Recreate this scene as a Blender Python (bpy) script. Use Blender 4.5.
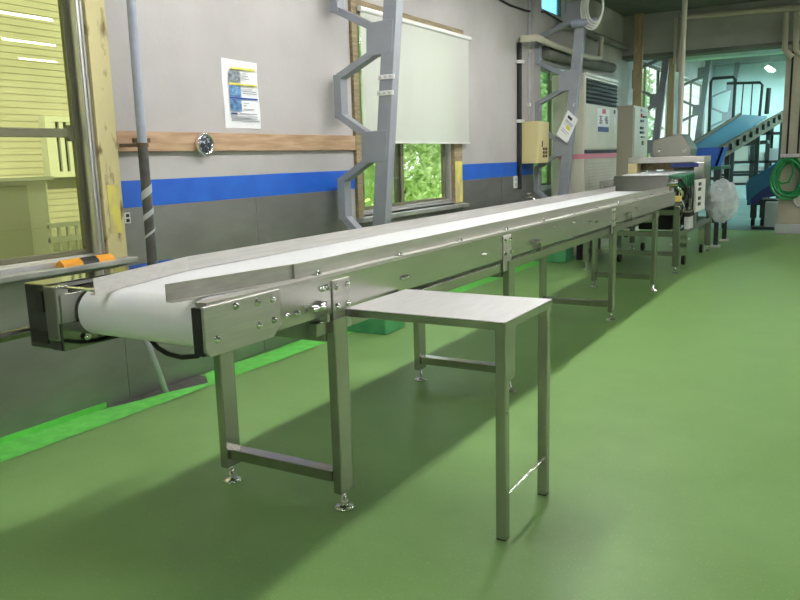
import bpy, math, random
from mathutils import Vector, Matrix
import numpy as np

for _o in list(bpy.data.objects):
    bpy.data.objects.remove(_o)
SC = bpy.context.scene
COL = SC.collection
R = math.radians
random.seed(7)

# ------------------------------------------------------------------ camera
FPX, CAM_H = 773.47, 1.40
YAW, PITCH, ROLL = R(30.4517), R(10.3196), R(-1.5998)
_f = Vector((-math.sin(YAW) * math.cos(PITCH), math.cos(YAW) * math.cos(PITCH), -math.sin(PITCH)))
_r0 = Vector((math.cos(YAW), math.sin(YAW), 0))
_u0 = _r0.cross(_f)
_r = math.cos(ROLL) * _r0 + math.sin(ROLL) * _u0
_u = -math.sin(ROLL) * _r0 + math.cos(ROLL) * _u0
CAMP = Vector((0, 0, CAM_H))
cam_data = bpy.data.cameras.new('camera')
cam_data.sensor_width = 36.0
cam_data.lens = FPX / 800 * 36.0
cam_data.clip_start, cam_data.clip_end = 0.05, 200
cam = bpy.data.objects.new('camera', cam_data)
COL.objects.link(cam)
cam.matrix_world = Matrix(((_r.x, _u.x, -_f.x, 0), (_r.y, _u.y, -_f.y, 0), (_r.z, _u.z, -_f.z, CAM_H), (0, 0, 0, 1)))
SC.camera = cam

# ------------------------------------------------------------------ world, exposure
SC.view_settings.view_transform = 'Standard'
SC.view_settings.look = 'None'
SC.view_settings.gamma = 1.0
SC.view_settings.use_curve_mapping = False
SC.view_settings.exposure = 0.3
LAMP_STRENGTH = 68.0
COOL_LAMP_STRENGTH = 300.0
world = bpy.data.worlds.new('overcast_sky')
SC.world = world
world.use_nodes = True
_bg = world.node_tree.nodes['Background']
_bg.inputs['Color'].default_value = (0.86, 0.95, 1.0, 1)
_bg.inputs['Strength'].default_value = 2.4
sun_data = bpy.data.lights.new('sun', 'SUN')
sun_data.energy = 4.0
sun_data.angle = R(3)
sun_data.color = (1.0, 0.97, 0.9)
sun = bpy.data.objects.new('sun', sun_data)
COL.objects.link(sun)
sun.location = (20, 5, 30)
sun.rotation_euler = Vector((-0.62, 0.15, -0.78)).to_track_quat('-Z', 'Y').to_euler()


def ray(x, y):
    return _f + _r * ((x - 400) / FPX) - _u * ((y - 300) / FPX)


def onZ(x, y, z=0.0):
    d = ray(x, y)
    return CAMP + d * ((z - CAM_H) / d.z)


def onX(x, y, X):
    d = ray(x, y)
    return CAMP + d * (X / d.x)


def onY(x, y, Y):
    d = ray(x, y)
    return CAMP + d * (Y / d.y)


# ------------------------------------------------------------------ materials
def lin(c):
    c = c / 255.0
    return c / 12.92 if c <= 0.04045 else ((c + 0.055) / 1.055) ** 2.4


def rgb(r, g, b):
    return (lin(r), lin(g), lin(b), 1.0)


MATS = {}


def mat(name, color, rough=0.5, metal=0.0, color2=None, scale=8.0, stretch=(1, 1, 1), bump=0.0, bscale=None,
        spec=0.5, emit=None, estr=0.0, contrast=(0.35, 0.65), detail=4.0, coat=0.0, rvar=0.0, trans=0.0):
    m = bpy.data.materials.new(name)
    m.use_nodes = True
    nt = m.node_tree
    p = nt.nodes['Principled BSDF']
    p.inputs['Base Color'].default_value = color
    p.inputs['Roughness'].default_value = rough
    p.inputs['Metallic'].default_value = metal
    p.inputs['Specular IOR Level'].default_value = spec
    p.inputs['Coat Weight'].default_value = coat
    p.inputs['Transmission Weight'].default_value = trans
    if emit:
        p.inputs['Emission Color'].default_value = emit
        p.inputs['Emission Strength'].default_value = estr
    if color2 or bump or rvar:
        tc = nt.nodes.new('ShaderNodeTexCoord')
        mp = nt.nodes.new('ShaderNodeMapping')
        mp.inputs['Scale'].default_value = stretch
        nz = nt.nodes.new('ShaderNodeTexNoise')
        nz.inputs['Scale'].default_value = scale
        nz.inputs['Detail'].default_value = detail
        nt.links.new(tc.outputs['Object'], mp.inputs['Vector'])
        nt.links.new(mp.outputs['Vector'], nz.inputs['Vector'])
        if color2:
            cr = nt.nodes.new('ShaderNodeValToRGB')
            cr.color_ramp.elements[0].position = contrast[0]
            cr.color_ramp.elements[1].position = contrast[1]
            cr.color_ramp.elements[0].color = color
            cr.color_ramp.elements[1].color = color2
            nt.links.new(nz.outputs['Fac'], cr.inputs['Fac'])
            nt.links.new(cr.outputs['Color'], p.inputs['Base Color'])
        if rvar:
            mr = nt.nodes.new('ShaderNodeMapRange')
            mr.inputs['To Min'].default_value = max(0.02, rough - rvar)
            mr.inputs['To Max'].default_value = rough + rvar
            nt.links.new(nz.outputs['Fac'], mr.inputs['Value'])
            nt.links.new(mr.outputs['Result'], p.inputs['Roughness'])
        if bump:
            nb = nz
            if bscale:
                nb = nt.nodes.new('ShaderNodeTexNoise')
                nb.inputs['Scale'].default_value = bscale
                nb.inputs['Detail'].default_value = 3
                nt.links.new(mp.outputs['Vector'], nb.inputs['Vector'])
            bp = nt.nodes.new('ShaderNodeBump')
            bp.inputs['Strength'].default_value = bump
            bp.inputs['Distance'].default_value = 0.01
            nt.links.new(nb.outputs['Fac'], bp.inputs['Height'])
            nt.links.new(bp.outputs['Normal'], p.inputs['Normal'])
    MATS[name] = m
    return m


def glass_mat(name, tint, gloss=0.06, rough=0.0):
    m = bpy.data.materials.new(name)
    m.use_nodes = True
    nt = m.node_tree
    nt.nodes.remove(nt.nodes['Principled BSDF'])
    out = nt.nodes['Material Output']
    tr = nt.nodes.new('ShaderNodeBsdfTransparent')
    tr.inputs['Color'].default_value = tint
    gl = nt.nodes.new('ShaderNodeBsdfGlossy')
    gl.inputs['Roughness'].default_value = rough
    mx = nt.nodes.new('ShaderNodeMixShader')
    fr = nt.nodes.new('ShaderNodeLayerWeight')
    fr.inputs['Blend'].default_value = 0.5
    pw = nt.nodes.new('ShaderNodeMath')
    pw.operation = 'POWER'
    pw.inputs[1].default_value = 5.0
    ad = nt.nodes.new('ShaderNodeMath')
    ad.operation = 'ADD'
    ad.inputs[1].default_value = gloss
    nt.links.new(fr.outputs['Facing'], pw.inputs[0])
    nt.links.new(pw.outputs['Value'], ad.inputs[0])
    nt.links.new(ad.outputs['Value'], mx.inputs['Fac'])
    nt.links.new(tr.outputs['BSDF'], mx.inputs[1])
    nt.links.new(gl.outputs['BSDF'], mx.inputs[2])
    nt.links.new(mx.outputs['Shader'], out.inputs['Surface'])
    MATS[name] = m
    return m


mat('plaster', rgb(176, 172, 172), 0.85, color2=rgb(188, 184, 184), scale=1.4, bump=0.12, bscale=30)
mat('concrete', rgb(172, 171, 166), 0.85, color2=rgb(192, 191, 186), scale=1.6, bump=0.2, bscale=25)
mat('floor_green', rgb(115, 151, 88), 0.42, color2=rgb(124, 160, 97), scale=2.2, spec=0.28, bump=0.03, bscale=160, rvar=0.08)
mat('lime_paint', rgb(112, 214, 92), 0.5, color2=rgb(98, 196, 82), scale=14)
mat('teal_floor', rgb(120, 150, 145), 0.35, color2=rgb(92, 125, 120), scale=1.5)
mat('ceiling_grey', rgb(130, 132, 124), 0.85, color2=rgb(112, 114, 108), scale=2)
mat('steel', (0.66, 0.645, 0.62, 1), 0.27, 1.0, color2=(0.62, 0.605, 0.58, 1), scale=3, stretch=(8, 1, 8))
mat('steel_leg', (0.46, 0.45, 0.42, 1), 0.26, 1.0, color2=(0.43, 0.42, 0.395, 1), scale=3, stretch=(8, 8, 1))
mat('steel_top', (0.66, 0.65, 0.655, 1), 0.42, 1.0, color2=(0.62, 0.61, 0.615, 1), scale=7, stretch=(6, 1, 1), rvar=0.06)
mat('steel_mirror', (0.25, 0.25, 0.24, 1), 0.07, 1.0, bump=0.04, scale=4)
mat('steel_wall', (0.33, 0.325, 0.32, 1), 0.40, 0.8, color2=(0.27, 0.265, 0.26, 1), scale=2.0, stretch=(1, 1, 2.5), bump=0.08, bscale=2.5, rvar=0.08)
mat('chrome', (0.85, 0.85, 0.85, 1), 0.1, 1.0)
mat('belt_white', rgb(243, 244, 248), 0.35, color2=rgb(238, 240, 245), scale=3)
mat('guard_steel', (0.74, 0.72, 0.69, 1), 0.42, 1.0, color2=(0.66, 0.64, 0.61, 1), scale=4, stretch=(20, 1, 20))
mat('blue_paint', rgb(18, 86, 190), 0.45, color2=rgb(24, 96, 200), scale=5)
mat('wood', rgb(166, 134, 104), 0.7, color2=rgb(192, 162, 132), scale=5, stretch=(6, .7, 6), bump=0.15)
mat('wood_dark', rgb(122, 108, 84), 0.75, color2=rgb(150, 136, 104), scale=6, stretch=(6, .7, 6))
mat('timber_post', rgb(176, 158, 122), 0.75, color2=rgb(196, 178, 142), scale=4, stretch=(6, 6, .5))
mat('yellow_paint', rgb(222, 212, 108), 0.6, color2=rgb(190, 176, 128), scale=7, contrast=(0.45, 0.62), stretch=(1, 1, .6), bump=0.2)
mat('peeled_wood', rgb(206, 196, 148), 0.8, color2=rgb(120, 100, 66), scale=14, stretch=(1, 1, .45), contrast=(.56, .68), bump=0.3)
mat('aluminium', (0.62, 0.61, 0.62, 1), 0.45, 0.9)
mat('aluminium_dark', rgb(112, 112, 88), 0.5, 0.3)
mat('sill_grey', rgb(170, 170, 168), 0.5, 0.4, color2=rgb(150, 150, 148), scale=6)
mat('column_paint', rgb(148, 152, 160), 0.5, color2=rgb(138, 142, 150), scale=5)
mat('pipe_paint', rgb(160, 166, 182), 0.5, color2=rgb(148, 154, 172), scale=9)
mat('wrap_dark', rgb(66, 66, 64), 0.55, color2=rgb(84, 82, 78), scale=20, bump=0.2)
mat('tape_grey', rgb(186, 188, 192), 0.45)
mat('black_plastic', rgb(30, 30, 30), 0.4)
mat('rubber_black', rgb(22, 22, 22), 0.6)
mat('white_plastic', rgb(228, 228, 224), 0.4)
mat('paper', rgb(242, 243, 246), 0.6)
mat('print_yellow', rgb(220, 214, 90), 0.6)
mat('print_blue', rgb(40, 84, 168), 0.6)
mat('print_grey', rgb(160, 164, 172), 0.6)
mat('print_photo_dark', rgb(52, 60, 74), 0.5, color2=rgb(150, 160, 170), scale=40)
mat('print_photo_blue', rgb(34, 70, 130), 0.5, color2=rgb(110, 160, 200), scale=28)
mat('print_navy', rgb(40, 56, 120), 0.5)
mat('print_red', rgb(196, 60, 66), 0.5)
mat('print_black', rgb(36, 36, 40), 0.5)
mat('cream_box', rgb(226, 212, 158), 0.5)
mat('beige_enamel', rgb(212, 208, 192), 0.45, color2=rgb(204, 200, 184), scale=3)
mat('cabinet_beige', rgb(198, 192, 174), 0.5)
mat('grille_dark', rgb(34, 35, 36), 0.5)
mat('pink_tape', rgb(214, 130, 150), 0.5)
mat('cream_pipe', rgb(206, 198, 180), 0.5)
mat('orange', rgb(232, 160, 50), 0.45)
mat('dial_dark', rgb(28, 32, 42), 0.3, color2=rgb(170, 176, 190), scale=55, contrast=(.54, .62), detail=2)
mat('plinth_green', rgb(62, 140, 92), 0.5, color2=rgb(84, 160, 108), scale=6, bump=0.2)
mat('blind_cloth', rgb(206, 208, 202), 0.8)
mat('machine_green', rgb(30, 104, 74), 0.4)
mat('hose_green', rgb(30, 140, 76), 0.35)
mat('conveyor_blue', rgb(70, 132, 160), 0.65)
mat('tray_blue', rgb(30, 92, 190), 0.4)
mat('drum_navy', rgb(40, 112, 160), 0.35)
mat('frame_brown', rgb(70, 68, 54), 0.6, color2=rgb(96, 84, 60), scale=10)
mat('dark_steel', rgb(58, 66, 66), 0.5, 0.3)
mat('pillar_paint', rgb(186, 178, 160), 0.6, color2=rgb(172, 166, 150), scale=4)
mat('sticker_yellow', rgb(222, 200, 110), 0.5)
mat('siding', rgb(172, 168, 154), 0.7, color2=rgb(180, 176, 162), scale=3)
mat('outdoor_white', rgb(206, 206, 198), 0.5)
mat('outdoor_grey', rgb(172, 172, 160), 0.6)
mat('outdoor_glass', rgb(110, 120, 112), 0.3)
mat('grass_ground', rgb(150, 190, 70), 0.9, color2=rgb(190, 220, 100), scale=5)
mat('gravel', rgb(170, 168, 150), 0.9, color2=rgb(150, 146, 130), scale=12)
mat('leaf', rgb(168, 188, 132), 0.6, color2=rgb(206, 220, 170), scale=1.6)
mat('leaf_dark', rgb(138, 166, 118), 0.6, color2=rgb(178, 200, 150), scale=1.6)
mat('bark', rgb(96, 80, 62), 0.9)
mat('plastic_film', rgb(226, 232, 236), 0.12, color2=rgb(196, 206, 212), scale=9, bump=1.0, bscale=14)
mat('lamp_white', rgb(235, 235, 230), 0.5)
mat('tube_light', (1, 1, 1, 1), 0.5, emit=(1.0, 0.985, 0.96, 1), estr=LAMP_STRENGTH)
mat('tube_light_cool', (1, 1, 1, 1), 0.5, emit=(0.60, 0.95, 0.97, 1), estr=COOL_LAMP_STRENGTH)
mat('far_wall', rgb(206, 222, 220), 0.8, color2=rgb(196, 214, 212), scale=1.5)
glass_mat('amber_glass', (0.88, 0.90, 0.62, 1), 0.05)
glass_mat('clear_glass', (0.90, 0.95, 0.90, 1), 0.03)
glass_mat('green_film_glass', (0.62, 0.74, 0.68, 1), 0.03)
glass_mat('blue_film_glass', (0.45, 0.80, 0.95, 1), 0.02)


def blind_fix():
    m = MATS['blind_cloth']
    nt = m.node_tree
    p = nt.nodes['Principled BSDF']
    tl = nt.nodes.new('ShaderNodeBsdfTranslucent')
    tl.inputs['Color'].default_value = rgb(232, 236, 222)
    mx = nt.nodes.new('ShaderNodeMixShader')
    mx.inputs['Fac'].default_value = 0.2
    nt.links.new(p.outputs['BSDF'], mx.inputs[1])
    nt.links.new(tl.outputs['BSDF'], mx.inputs[2])
    nt.links.new(mx.outputs['Shader'], nt.nodes['Material Output'].inputs['Surface'])


blind_fix()


def film_fix():
    nt = MATS['plastic_film'].node_tree
    p = nt.nodes['Principled BSDF']
    tr = nt.nodes.new('ShaderNodeBsdfTransparent')
    mx = nt.nodes.new('ShaderNodeMixShader')
    mx.inputs['Fac'].default_value = 0.5
    nt.links.new(p.outputs['BSDF'], mx.inputs[1])
    nt.links.new(tr.outputs['BSDF'], mx.inputs[2])
    nt.links.new(mx.outputs['Shader'], nt.nodes['Material Output'].inputs['Surface'])


film_fix()


def leaf_fix(name, c):
    nt = MATS[name].node_tree
    p = nt.nodes['Principled BSDF']
    tl = nt.nodes.new('ShaderNodeBsdfTranslucent')
    tl.inputs['Color'].default_value = c
    mx = nt.nodes.new('ShaderNodeMixShader')
    mx.inputs['Fac'].default_value = 0.45
    nt.links.new(p.outputs['BSDF'], mx.inputs[1])
    nt.links.new(tl.outputs['BSDF'], mx.inputs[2])
    nt.links.new(mx.outputs['Shader'], nt.nodes['Material Output'].inputs['Surface'])


leaf_fix('leaf', rgb(206, 222, 160))
leaf_fix('leaf_dark', rgb(184, 206, 146))


def floor_fix():
    """tiny pale flecks scattered in the resin floor"""
    nt = MATS['floor_green'].node_tree
    p = nt.nodes['Principled BSDF']
    src = p.inputs['Base Color'].links[0].from_socket
    tc = nt.nodes.new('ShaderNodeTexCoord')
    vo = nt.nodes.new('ShaderNodeTexVoronoi')
    vo.inputs['Scale'].default_value = 70
    lt = nt.nodes.new('ShaderNodeMath')
    lt.operation = 'LESS_THAN'
    lt.inputs[1].default_value = 0.13
    mx = nt.nodes.new('ShaderNodeMix')
    mx.data_type = 'RGBA'
    mx.inputs['B'].default_value = rgb(150, 180, 110)
    nt.links.new(tc.outputs['Object'], vo.inputs['Vector'])
    nt.links.new(vo.outputs['Distance'], lt.inputs[0])
    nt.links.new(lt.outputs['Value'], mx.inputs['Factor'])
    nt.links.new(src, mx.inputs['A'])
    nt.links.new(mx.outputs['Result'], p.inputs['Base Color'])


floor_fix()


# ------------------------------------------------------------------ mesh helpers
class MB:
    def __init__(self):
        self.v, self.f, self.s = [], [], []

    def add(self, verts, faces, smooth=False):
        o = len(self.v)
        self.v += [Vector(p) for p in verts]
        for f in faces:
            self.f.append([i + o for i in f])
            self.s.append(smooth)
        return self

    def box(self, x0, x1, y0, y1, z0, z1):
        x0, x1 = min(x0, x1), max(x0, x1)
        y0, y1 = min(y0, y1), max(y0, y1)
        z0, z1 = min(z0, z1), max(z0, z1)
        v = [(x0, y0, z0), (x1, y0, z0), (x1, y1, z0), (x0, y1, z0), (x0, y0, z1), (x1, y0, z1), (x1, y1, z1), (x0, y1, z1)]
        return self.add(v, [(3, 2, 1, 0), (4, 5, 6, 7), (0, 1, 5, 4), (1, 2, 6, 5), (2, 3, 7, 6), (3, 0, 4, 7)])

    def prism(self, pts, d):
        """closed polygon of 3-d points extruded by the vector d"""
        n = len(pts)
        a = [Vector(p) for p in pts]
        d = Vector(d)
        nrm = Vector((0, 0, 0))
        for i in range(n):
            nrm += a[i].cross(a[(i + 1) % n])
        if nrm.dot(d) > 0:
            a = a[::-1]
        b = [p + d for p in a]
        return self.add(a + b, [list(range(n)), list(range(2 * n - 1, n - 1, -1))] +
                        [(i, i + n, (i + 1) % n + n, (i + 1) % n) for i in range(n)])

    def bar(self, p0, p1, w, h, up=(0, 0, 1)):
        """box bar from p0 to p1, w sideways, h along up"""
        p0, p1 = Vector(p0), Vector(p1)
        d = (p1 - p0).normalized()
        s = d.cross(Vector(up))
        if s.length < 1e-5:
            s = d.cross(Vector((1, 0, 0)))
        s.normalize()
        u = s.cross(d).normalized()
        q = [p0 - s * w / 2 - u * h / 2, p0 + s * w / 2 - u * h / 2, p0 + s * w / 2 + u * h / 2, p0 - s * w / 2 + u * h / 2]
        return self.prism(q, p1 - p0)

    def cyl(self, p0, p1, r, r1=None, n=16, caps=True):
        p0, p1 = Vector(p0), Vector(p1)
        r1 = r if r1 is None else r1
        d = (p1 - p0).normalized()
        s = d.cross(Vector((0, 0, 1)))
        if s.length < 1e-4:
            s = d.cross(Vector((1, 0, 0)))
        s.normalize()
        u = s.cross(d)
        v = []
        for p, q in ((p0, r), (p1, r1)):
            for i in range(n):
                a = 2 * math.pi * i / n
                v.append(p + s * (q * math.cos(a)) + u * (q * math.sin(a)))
        self.add(v, [(i, i + n, (i + 1) % n + n, (i + 1) % n) for i in range(n)], True)
        if caps:
            self.add(v[:n], [list(range(n))])
            self.add(v[n:], [list(range(n - 1, -1, -1))])
        return self

    def tube(self, pts, r, n=8, closed=False):
        pts = [Vector(p) for p in pts]
        m = len(pts)
        rings = []
        prev = None
        for i, p in enumerate(pts):
            a = pts[i - 1] if (i > 0 or closed) else pts[0]
            b = pts[(i + 1) % m] if (i < m - 1 or closed) else pts[-1]
            d = (b - a).normalized()
            if prev is None:
                s = d.cross(Vector((0, 0, 1)))
                if s.length < 1e-3:
                    s = d.cross(Vector((1, 0, 0)))
            else:
                s = prev - d * prev.dot(d)
            s.normalize()
            prev = s
            u = s.cross(d)
            rings.append([p + s * (r * math.cos(2 * math.pi * k / n)) + u * (r * math.sin(2 * math.pi * k / n)) for k in range(n)])
        v = [p for ring in rings for p in ring]
        f = []
        for i in range(m if closed else m - 1):
            j = (i + 1) % m
            for k in range(n):
                f.append((i * n + k, j * n + k, j * n + (k + 1) % n, i * n + (k + 1) % n))
        self.add(v, f, True)
        if not closed:
            self.add(rings[0], [list(range(n))])
            self.add(rings[-1], [list(range(n - 1, -1, -1))])
        return self

    def lathe(self, prof, c, axis=(0, 0, 1), n=20):
        """profile of (radius, height) turned about the axis through c"""
        ax = Vector(axis).normalized()
        s = ax.cross(Vector((0, 0, 1)))
        if s.length < 1e-4:
            s = Vector((1, 0, 0))
        s.normalize()
        u = ax.cross(s)
        c = Vector(c)
        v, f = [], []
        for rr, h in prof:
            for k in range(n):
                a = 2 * math.pi * k / n
                v.append(c + ax * h + s * (max(rr, 1e-4) * math.cos(a)) + u * (max(rr, 1e-4) * math.sin(a)))
        for i in range(len(prof) - 1):
            for k in range(n):
                f.append((i * n + k, i * n + (k + 1) % n, (i + 1) * n + (k + 1) % n, (i + 1) * n + k))
        return self.add(v, f, True)

    def quad(self, a, b, c, d):
        return self.add([a, b, c, d], [(0, 1, 2, 3)])

    def mesh(self, name, m, origin=(0, 0, 0)):
        me = bpy.data.meshes.new(name)
        o = Vector(origin)
        me.from_pydata([tuple(p - o) for p in self.v], [], self.f)
        me.polygons.foreach_set('use_smooth', self.s)
        me.materials.append(MATS[m])
        me.update()
        return me

    def build(self, name, m, parent=None, bevel=0.0, origin=None):
        o0 = world_of(parent) if parent else Vector(origin or (0, 0, 0))
        ob = bpy.data.objects.new(name, self.mesh(name, m, o0))
        COL.objects.link(ob)
        if parent:
            ob.parent = parent
        else:
            ob.location = o0
        if bevel:
            bv = ob.modifiers.new('bevel', 'BEVEL')
            bv.width, bv.segments, bv.limit_method, bv.angle_limit = bevel, 2, 'ANGLE', R(40)
        return ob


def world_of(o):
    p = Vector((0, 0, 0))
    while o:
        p += Vector(o.location)
        o = o.parent
    return p


def tag(o, label=None, cat=None, group=None, kind=None):
    if label:
        o['label'] = label
    if cat:
        o['category'] = cat
    if group:
        o['group'] = group
    if kind:
        o['kind'] = kind
    return o


def thing(name, loc, label, cat, group=None):
    o = bpy.data.objects.new(name, None)
    o.empty_display_size = 0.1
    COL.objects.link(o)
    o.location = loc
    return tag(o, label, cat, group)


def struct(o):
    return tag(o, kind='structure')


def part_at(name, mesh, parent, pos, rot=(0, 0, 0)):
    """a copy of a shared mesh as a part of parent, at world position pos"""
    o = bpy.data.objects.new(name, mesh)
    COL.objects.link(o)
    o.parent = parent
    o.location = Vector(pos) - world_of(parent)
    o.rotation_euler = rot
    return o


def copy_tree(o, parent=None):
    c = o.copy()
    COL.objects.link(c)
    c.parent = parent
    for ch in list(o.children):
        copy_tree(ch, c)
    return c


def bx(*a):
    return MB().box(*a)


# ------------------------------------------------------------------ the room
XW = -3.75           # inner face of the left wall
YN, YF = -7.6, 24.6  # near and far ends
XR = 6.4
CEIL = 3.78
PART = 14.5          # plane of the header beam

fl = struct(bx(XW, XR, YN, YF, -0.1, 0.0).build('floor', 'floor_green'))
bx(XW + 0.01, -0.3, PART + 0.35, YF - 0.01, 0.0, 0.006).build('bare_concrete_area', 'teal_floor', fl)
lime = MB()
ys = [YN + 0.05 + 0.15 * i for i in range(int((PART - YN - .1) / .15) + 1)]


def lime_in(y):
    w = 0.008 * math.sin(y * 9.1) + 0.006 * math.sin(y * 23)
    if y < 2.85:
        return XW + 0.004
    if y < 3.62:
        return XW + 0.02 + 0.19 * (y - 2.85) / .77 + w
    return XW + 0.02 + w


for ya_, yb_ in zip(ys[:-1], ys[1:]):
    lime.quad((lime_in(ya_), ya_, 0.004), (-3.497, ya_, 0.004), (-3.497, yb_, 0.004), (lime_in(yb_), yb_, 0.004))
lime.build('lime_painted_edge', 'lime_paint', fl)
bx(XW, -3.52, 2.75, 3.66, 0.0, 0.002).build('bare_mortar_edge', 'wrap_dark', fl)


def wall_holes(b, x0, x1, y0, y1, z0, z1, holes):
    ycut = sorted({y0, y1} | {h[0] for h in holes} | {h[1] for h in holes})
    for a, c in zip(ycut[:-1], ycut[1:]):
        hs = sorted((h[2], h[3]) for h in holes if h[0] <= a + 1e-6 and h[1] >= c - 1e-6)
        z = z0
        for lo, hi in hs:
            if lo > z:
                b.box(x0, x1, a, c, z, lo)
            z = max(z, hi)
        if z < z1:
            b.box(x0, x1, a, c, z, z1)
    return b


W1 = (0.70, 3.002, 0.875, 2.85)
W2 = (5.74, 7.79, 0.92, 2.66)
W3 = (10.02, 11.70, 0.95, 2.62)
W4 = (10.30, 11.35, 3.30, 3.72)
W5 = (15.3, 19.0, 0.8, 3.2)
W6 = (19.9, 23.4, 0.8, 3.2)
wl = struct(wall_holes(MB(), XW - 0.16, XW, YN, 11.9, 0, CEIL, [W1, W2, W3, W4]).build('wall_left', 'plaster'))
wl2 = struct(wall_holes(MB(), XW - 0.16, XW, 11.9, YF, 0, CEIL, [W5, W6]).build('wall_left_rear', 'concrete'))
struct(bx(XW - 0.16, XR, YF, YF + 0.15, 0, CEIL).build('wall_far', 'far_wall'))
struct(bx(XR, XR + 0.15, YN, YF, 0, CEIL).build('wall_right', 'plaster'))
struct(bx(XW - 0.16, XR, YN - 0.15, YN, 0, CEIL).build('wall_near', 'plaster'))
struct(bx(XW - 0.16, XR + 0.15, YN - 0.15, YF + 0.15, CEIL, CEIL + 0.12).build('ceiling', 'ceiling_grey'))
hb = struct(bx(XW, XR, PART, PART + 0.3, 3.10, CEIL).build('wall_partition', 'concrete'))
bx(XW, XR, PART - 0.05, PART + 0.35, 3.04, 3.10).build('lower_flange', 'ceiling_grey', hb)
struct(bx(-0.55, XR, PART, PART + 0.3, 0, 3.04).build('wall_partition_side', 'concrete'))
# lower soffit of the back hall
struct(bx(XW, XR, 17.6, 18.0, 3.28, CEIL).build('trim_1', 'far_wall'))

struct(bx(XW, XW + .012, YN, 2.9, 0.0, .035).build('baseboard_left', 'lime_paint'))
# stainless cladding and the painted stripe on the left wall
def clad(y0, y1, z0, z1):
    bx(XW, XW + 0.006, y0 + 0.003, y1 - 0.003, z0, z1).build('steel_panel', 'steel_wall', wl)


for a, c, top in ((-7.5, -2.9, 1.155), (-2.9, 0.7, 1.155), (0.7, 1.85, 0.84), (1.85, 3.08, 0.84), (3.08, 4.35, 1.155), (4.35, 5.55, 1.155), (5.55, 6.7, 0.86),
                  (6.7, 7.79, 0.86), (7.79, 8.9, 1.15), (8.9, 10.0, 1.15), (10.0, 11.9, 0.92)):
    clad(a, c, 0.005, top)
for a, c, lo, hi in ((3.15, 5.70, 1.158, 1.318), (7.80, 10.0, 1.150, 1.324)):
    bx(XW, XW + 0.004, a, c, lo, hi).build('blue_stripe', 'blue_paint', wl)


# ------------------------------------------------------------------ windows
def window(name, W, sill_x, panes, glassm, framem='aluminium', fw=0.025, s=0.06, sb=.03, depth=(XW - 0.11, XW - 0.03)):
    y0, y1, z0, z1 = W
    w = bpy.data.objects.new(name, None)
    COL.objects.link(w)
    w.location = (XW - 0.08, (y0 + y1) / 2, z0)
    struct(w)
    for a, b_, c, d in ((y0, y0 + fw, z0, z1), (y1 - fw, y1, z0, z1), (y0 + fw, y1 - fw, z0, z0 + fw), (y0 + fw, y1 - fw, z1 - fw, z1)):
        bx(depth[0], depth[1], a, b_, c, d).build('frame_rail', framem, w, 0.003)
    for a, c, xo in panes:
        xc = XW - 0.09 + xo
        fr = MB()
        zz0, zz1 = z0 + fw, z1 - fw
        fr.box(xc - .015, xc + .015, a, a + s, zz0, zz1)
        fr.box(xc - .015, xc + .015, c - s, c, zz0, zz1)
        fr.box(xc - .015, xc + .015, a + s, c - s, zz0, zz0 + sb)
        fr.box(xc - .015, xc + .015, a + s, c - s, zz1 - s, zz1)
        sash = fr.build('sash', 'aluminium_dark', w, 0.003)
        bx(xc - .003, xc + .003, a + s, c - s, zz0 + sb, zz1 - s).build('pane', glassm, sash)
    return w


w1 = window('window_1', (0.70, 3.0, 0.885, 2.85), 0, [(0.74, 1.80, 0.02), (1.78, 2.985, 0.0)], 'amber_glass', s=.05)
# outer jamb profile ridges
bx(XW - 0.03, XW + 0.004, 2.955, 3.0, 0.906, 2.83).build('jamb_cover', 'aluminium', w1, 0.003)
for yy in (2.958, 2.982):
    bx(XW + 0.004, XW + 0.016, yy, yy + 0.014, 0.906, 2.83).build('jamb_ridge', 'aluminium', w1, 0.003)
bx(XW - 0.10, XW - 0.085, 1.78, 2.94, 1.57, 1.62).build('muntin', 'aluminium_dark', w1, 0.004)
bx(XW - 0.105, XW - 0.08, 2.90, 2.945, 1.55, 1.64).build('muntin_clip', 'aluminium_dark', w1, 0.004)
bx(XW - 0.14, XW + 0.115, 0.66, 3.145, 0.845, 0.875).build('window_sill', 'sill_grey', w1, 0.005)
bx(XW - 0.11, XW + 0.03, 0.71, 2.99, 0.875, 0.905).build('sill_upstand', 'aluminium', w1, 0.004)
tr = struct(bx(XW - 0.15, XW + 0.035, 3.002, 3.135, 0.876, CEIL).build('trim_2', 'peeled_wood'))
bx(XW + 0.035, XW + 0.038, 3.03, 3.11, 1.02, 1.30).build('paint_patch', 'yellow_paint', tr)

w2 = window('window_2', (5.80, 7.60, 0.93, 2.64), 0, [(5.84, 6.62, 0.02), (6.50, 7.56, 0.0)], 'clear_glass')
bx(XW - 0.14, XW + 0.09, 5.66, 7.80, 0.865, 0.905).build('window_sill', 'sill_grey', w2, 0.005)
bx(XW - 0.13, XW + 0.0, 5.74, 7.79, 0.905, 0.93).build('sill_upstand', 'aluminium', w2)
t3 = struct(bx(XW - 0.14, XW + 0.012, 7.60, 7.79, 0.906, 2.66).build('trim_3', 'wood_dark'))
bx(XW + 0.012, XW + 0.014, 7.61, 7.785, 0.92, 1.36).build('yellow_coat', 'yellow_paint', t3)
t4 = struct(bx(XW - 0.14, XW + 0.03, 5.66, 5.74, 0.906, 2.66).build('trim_4', 'wood_dark'))
struct(bx(XW - 0.06, XW + 0.03, 5.66, 7.82, 2.662, 2.73).build('trim_5', 'wood_dark'))
w3 = window('window_3', W3, 0, [(10.06, 10.9, 0.0), (10.82, 11.66, 0.02)], 'green_film_glass')
w4 = window('window_4', W4, 0, [(10.34, 11.31, 0.0)], 'blue_film_glass')
w5 = window('window_5', W5, 0, [(15.34, 16.6, 0.0), (16.5, 17.8, 0.02), (17.7, 18.96, 0)], 'clear_glass')
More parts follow.
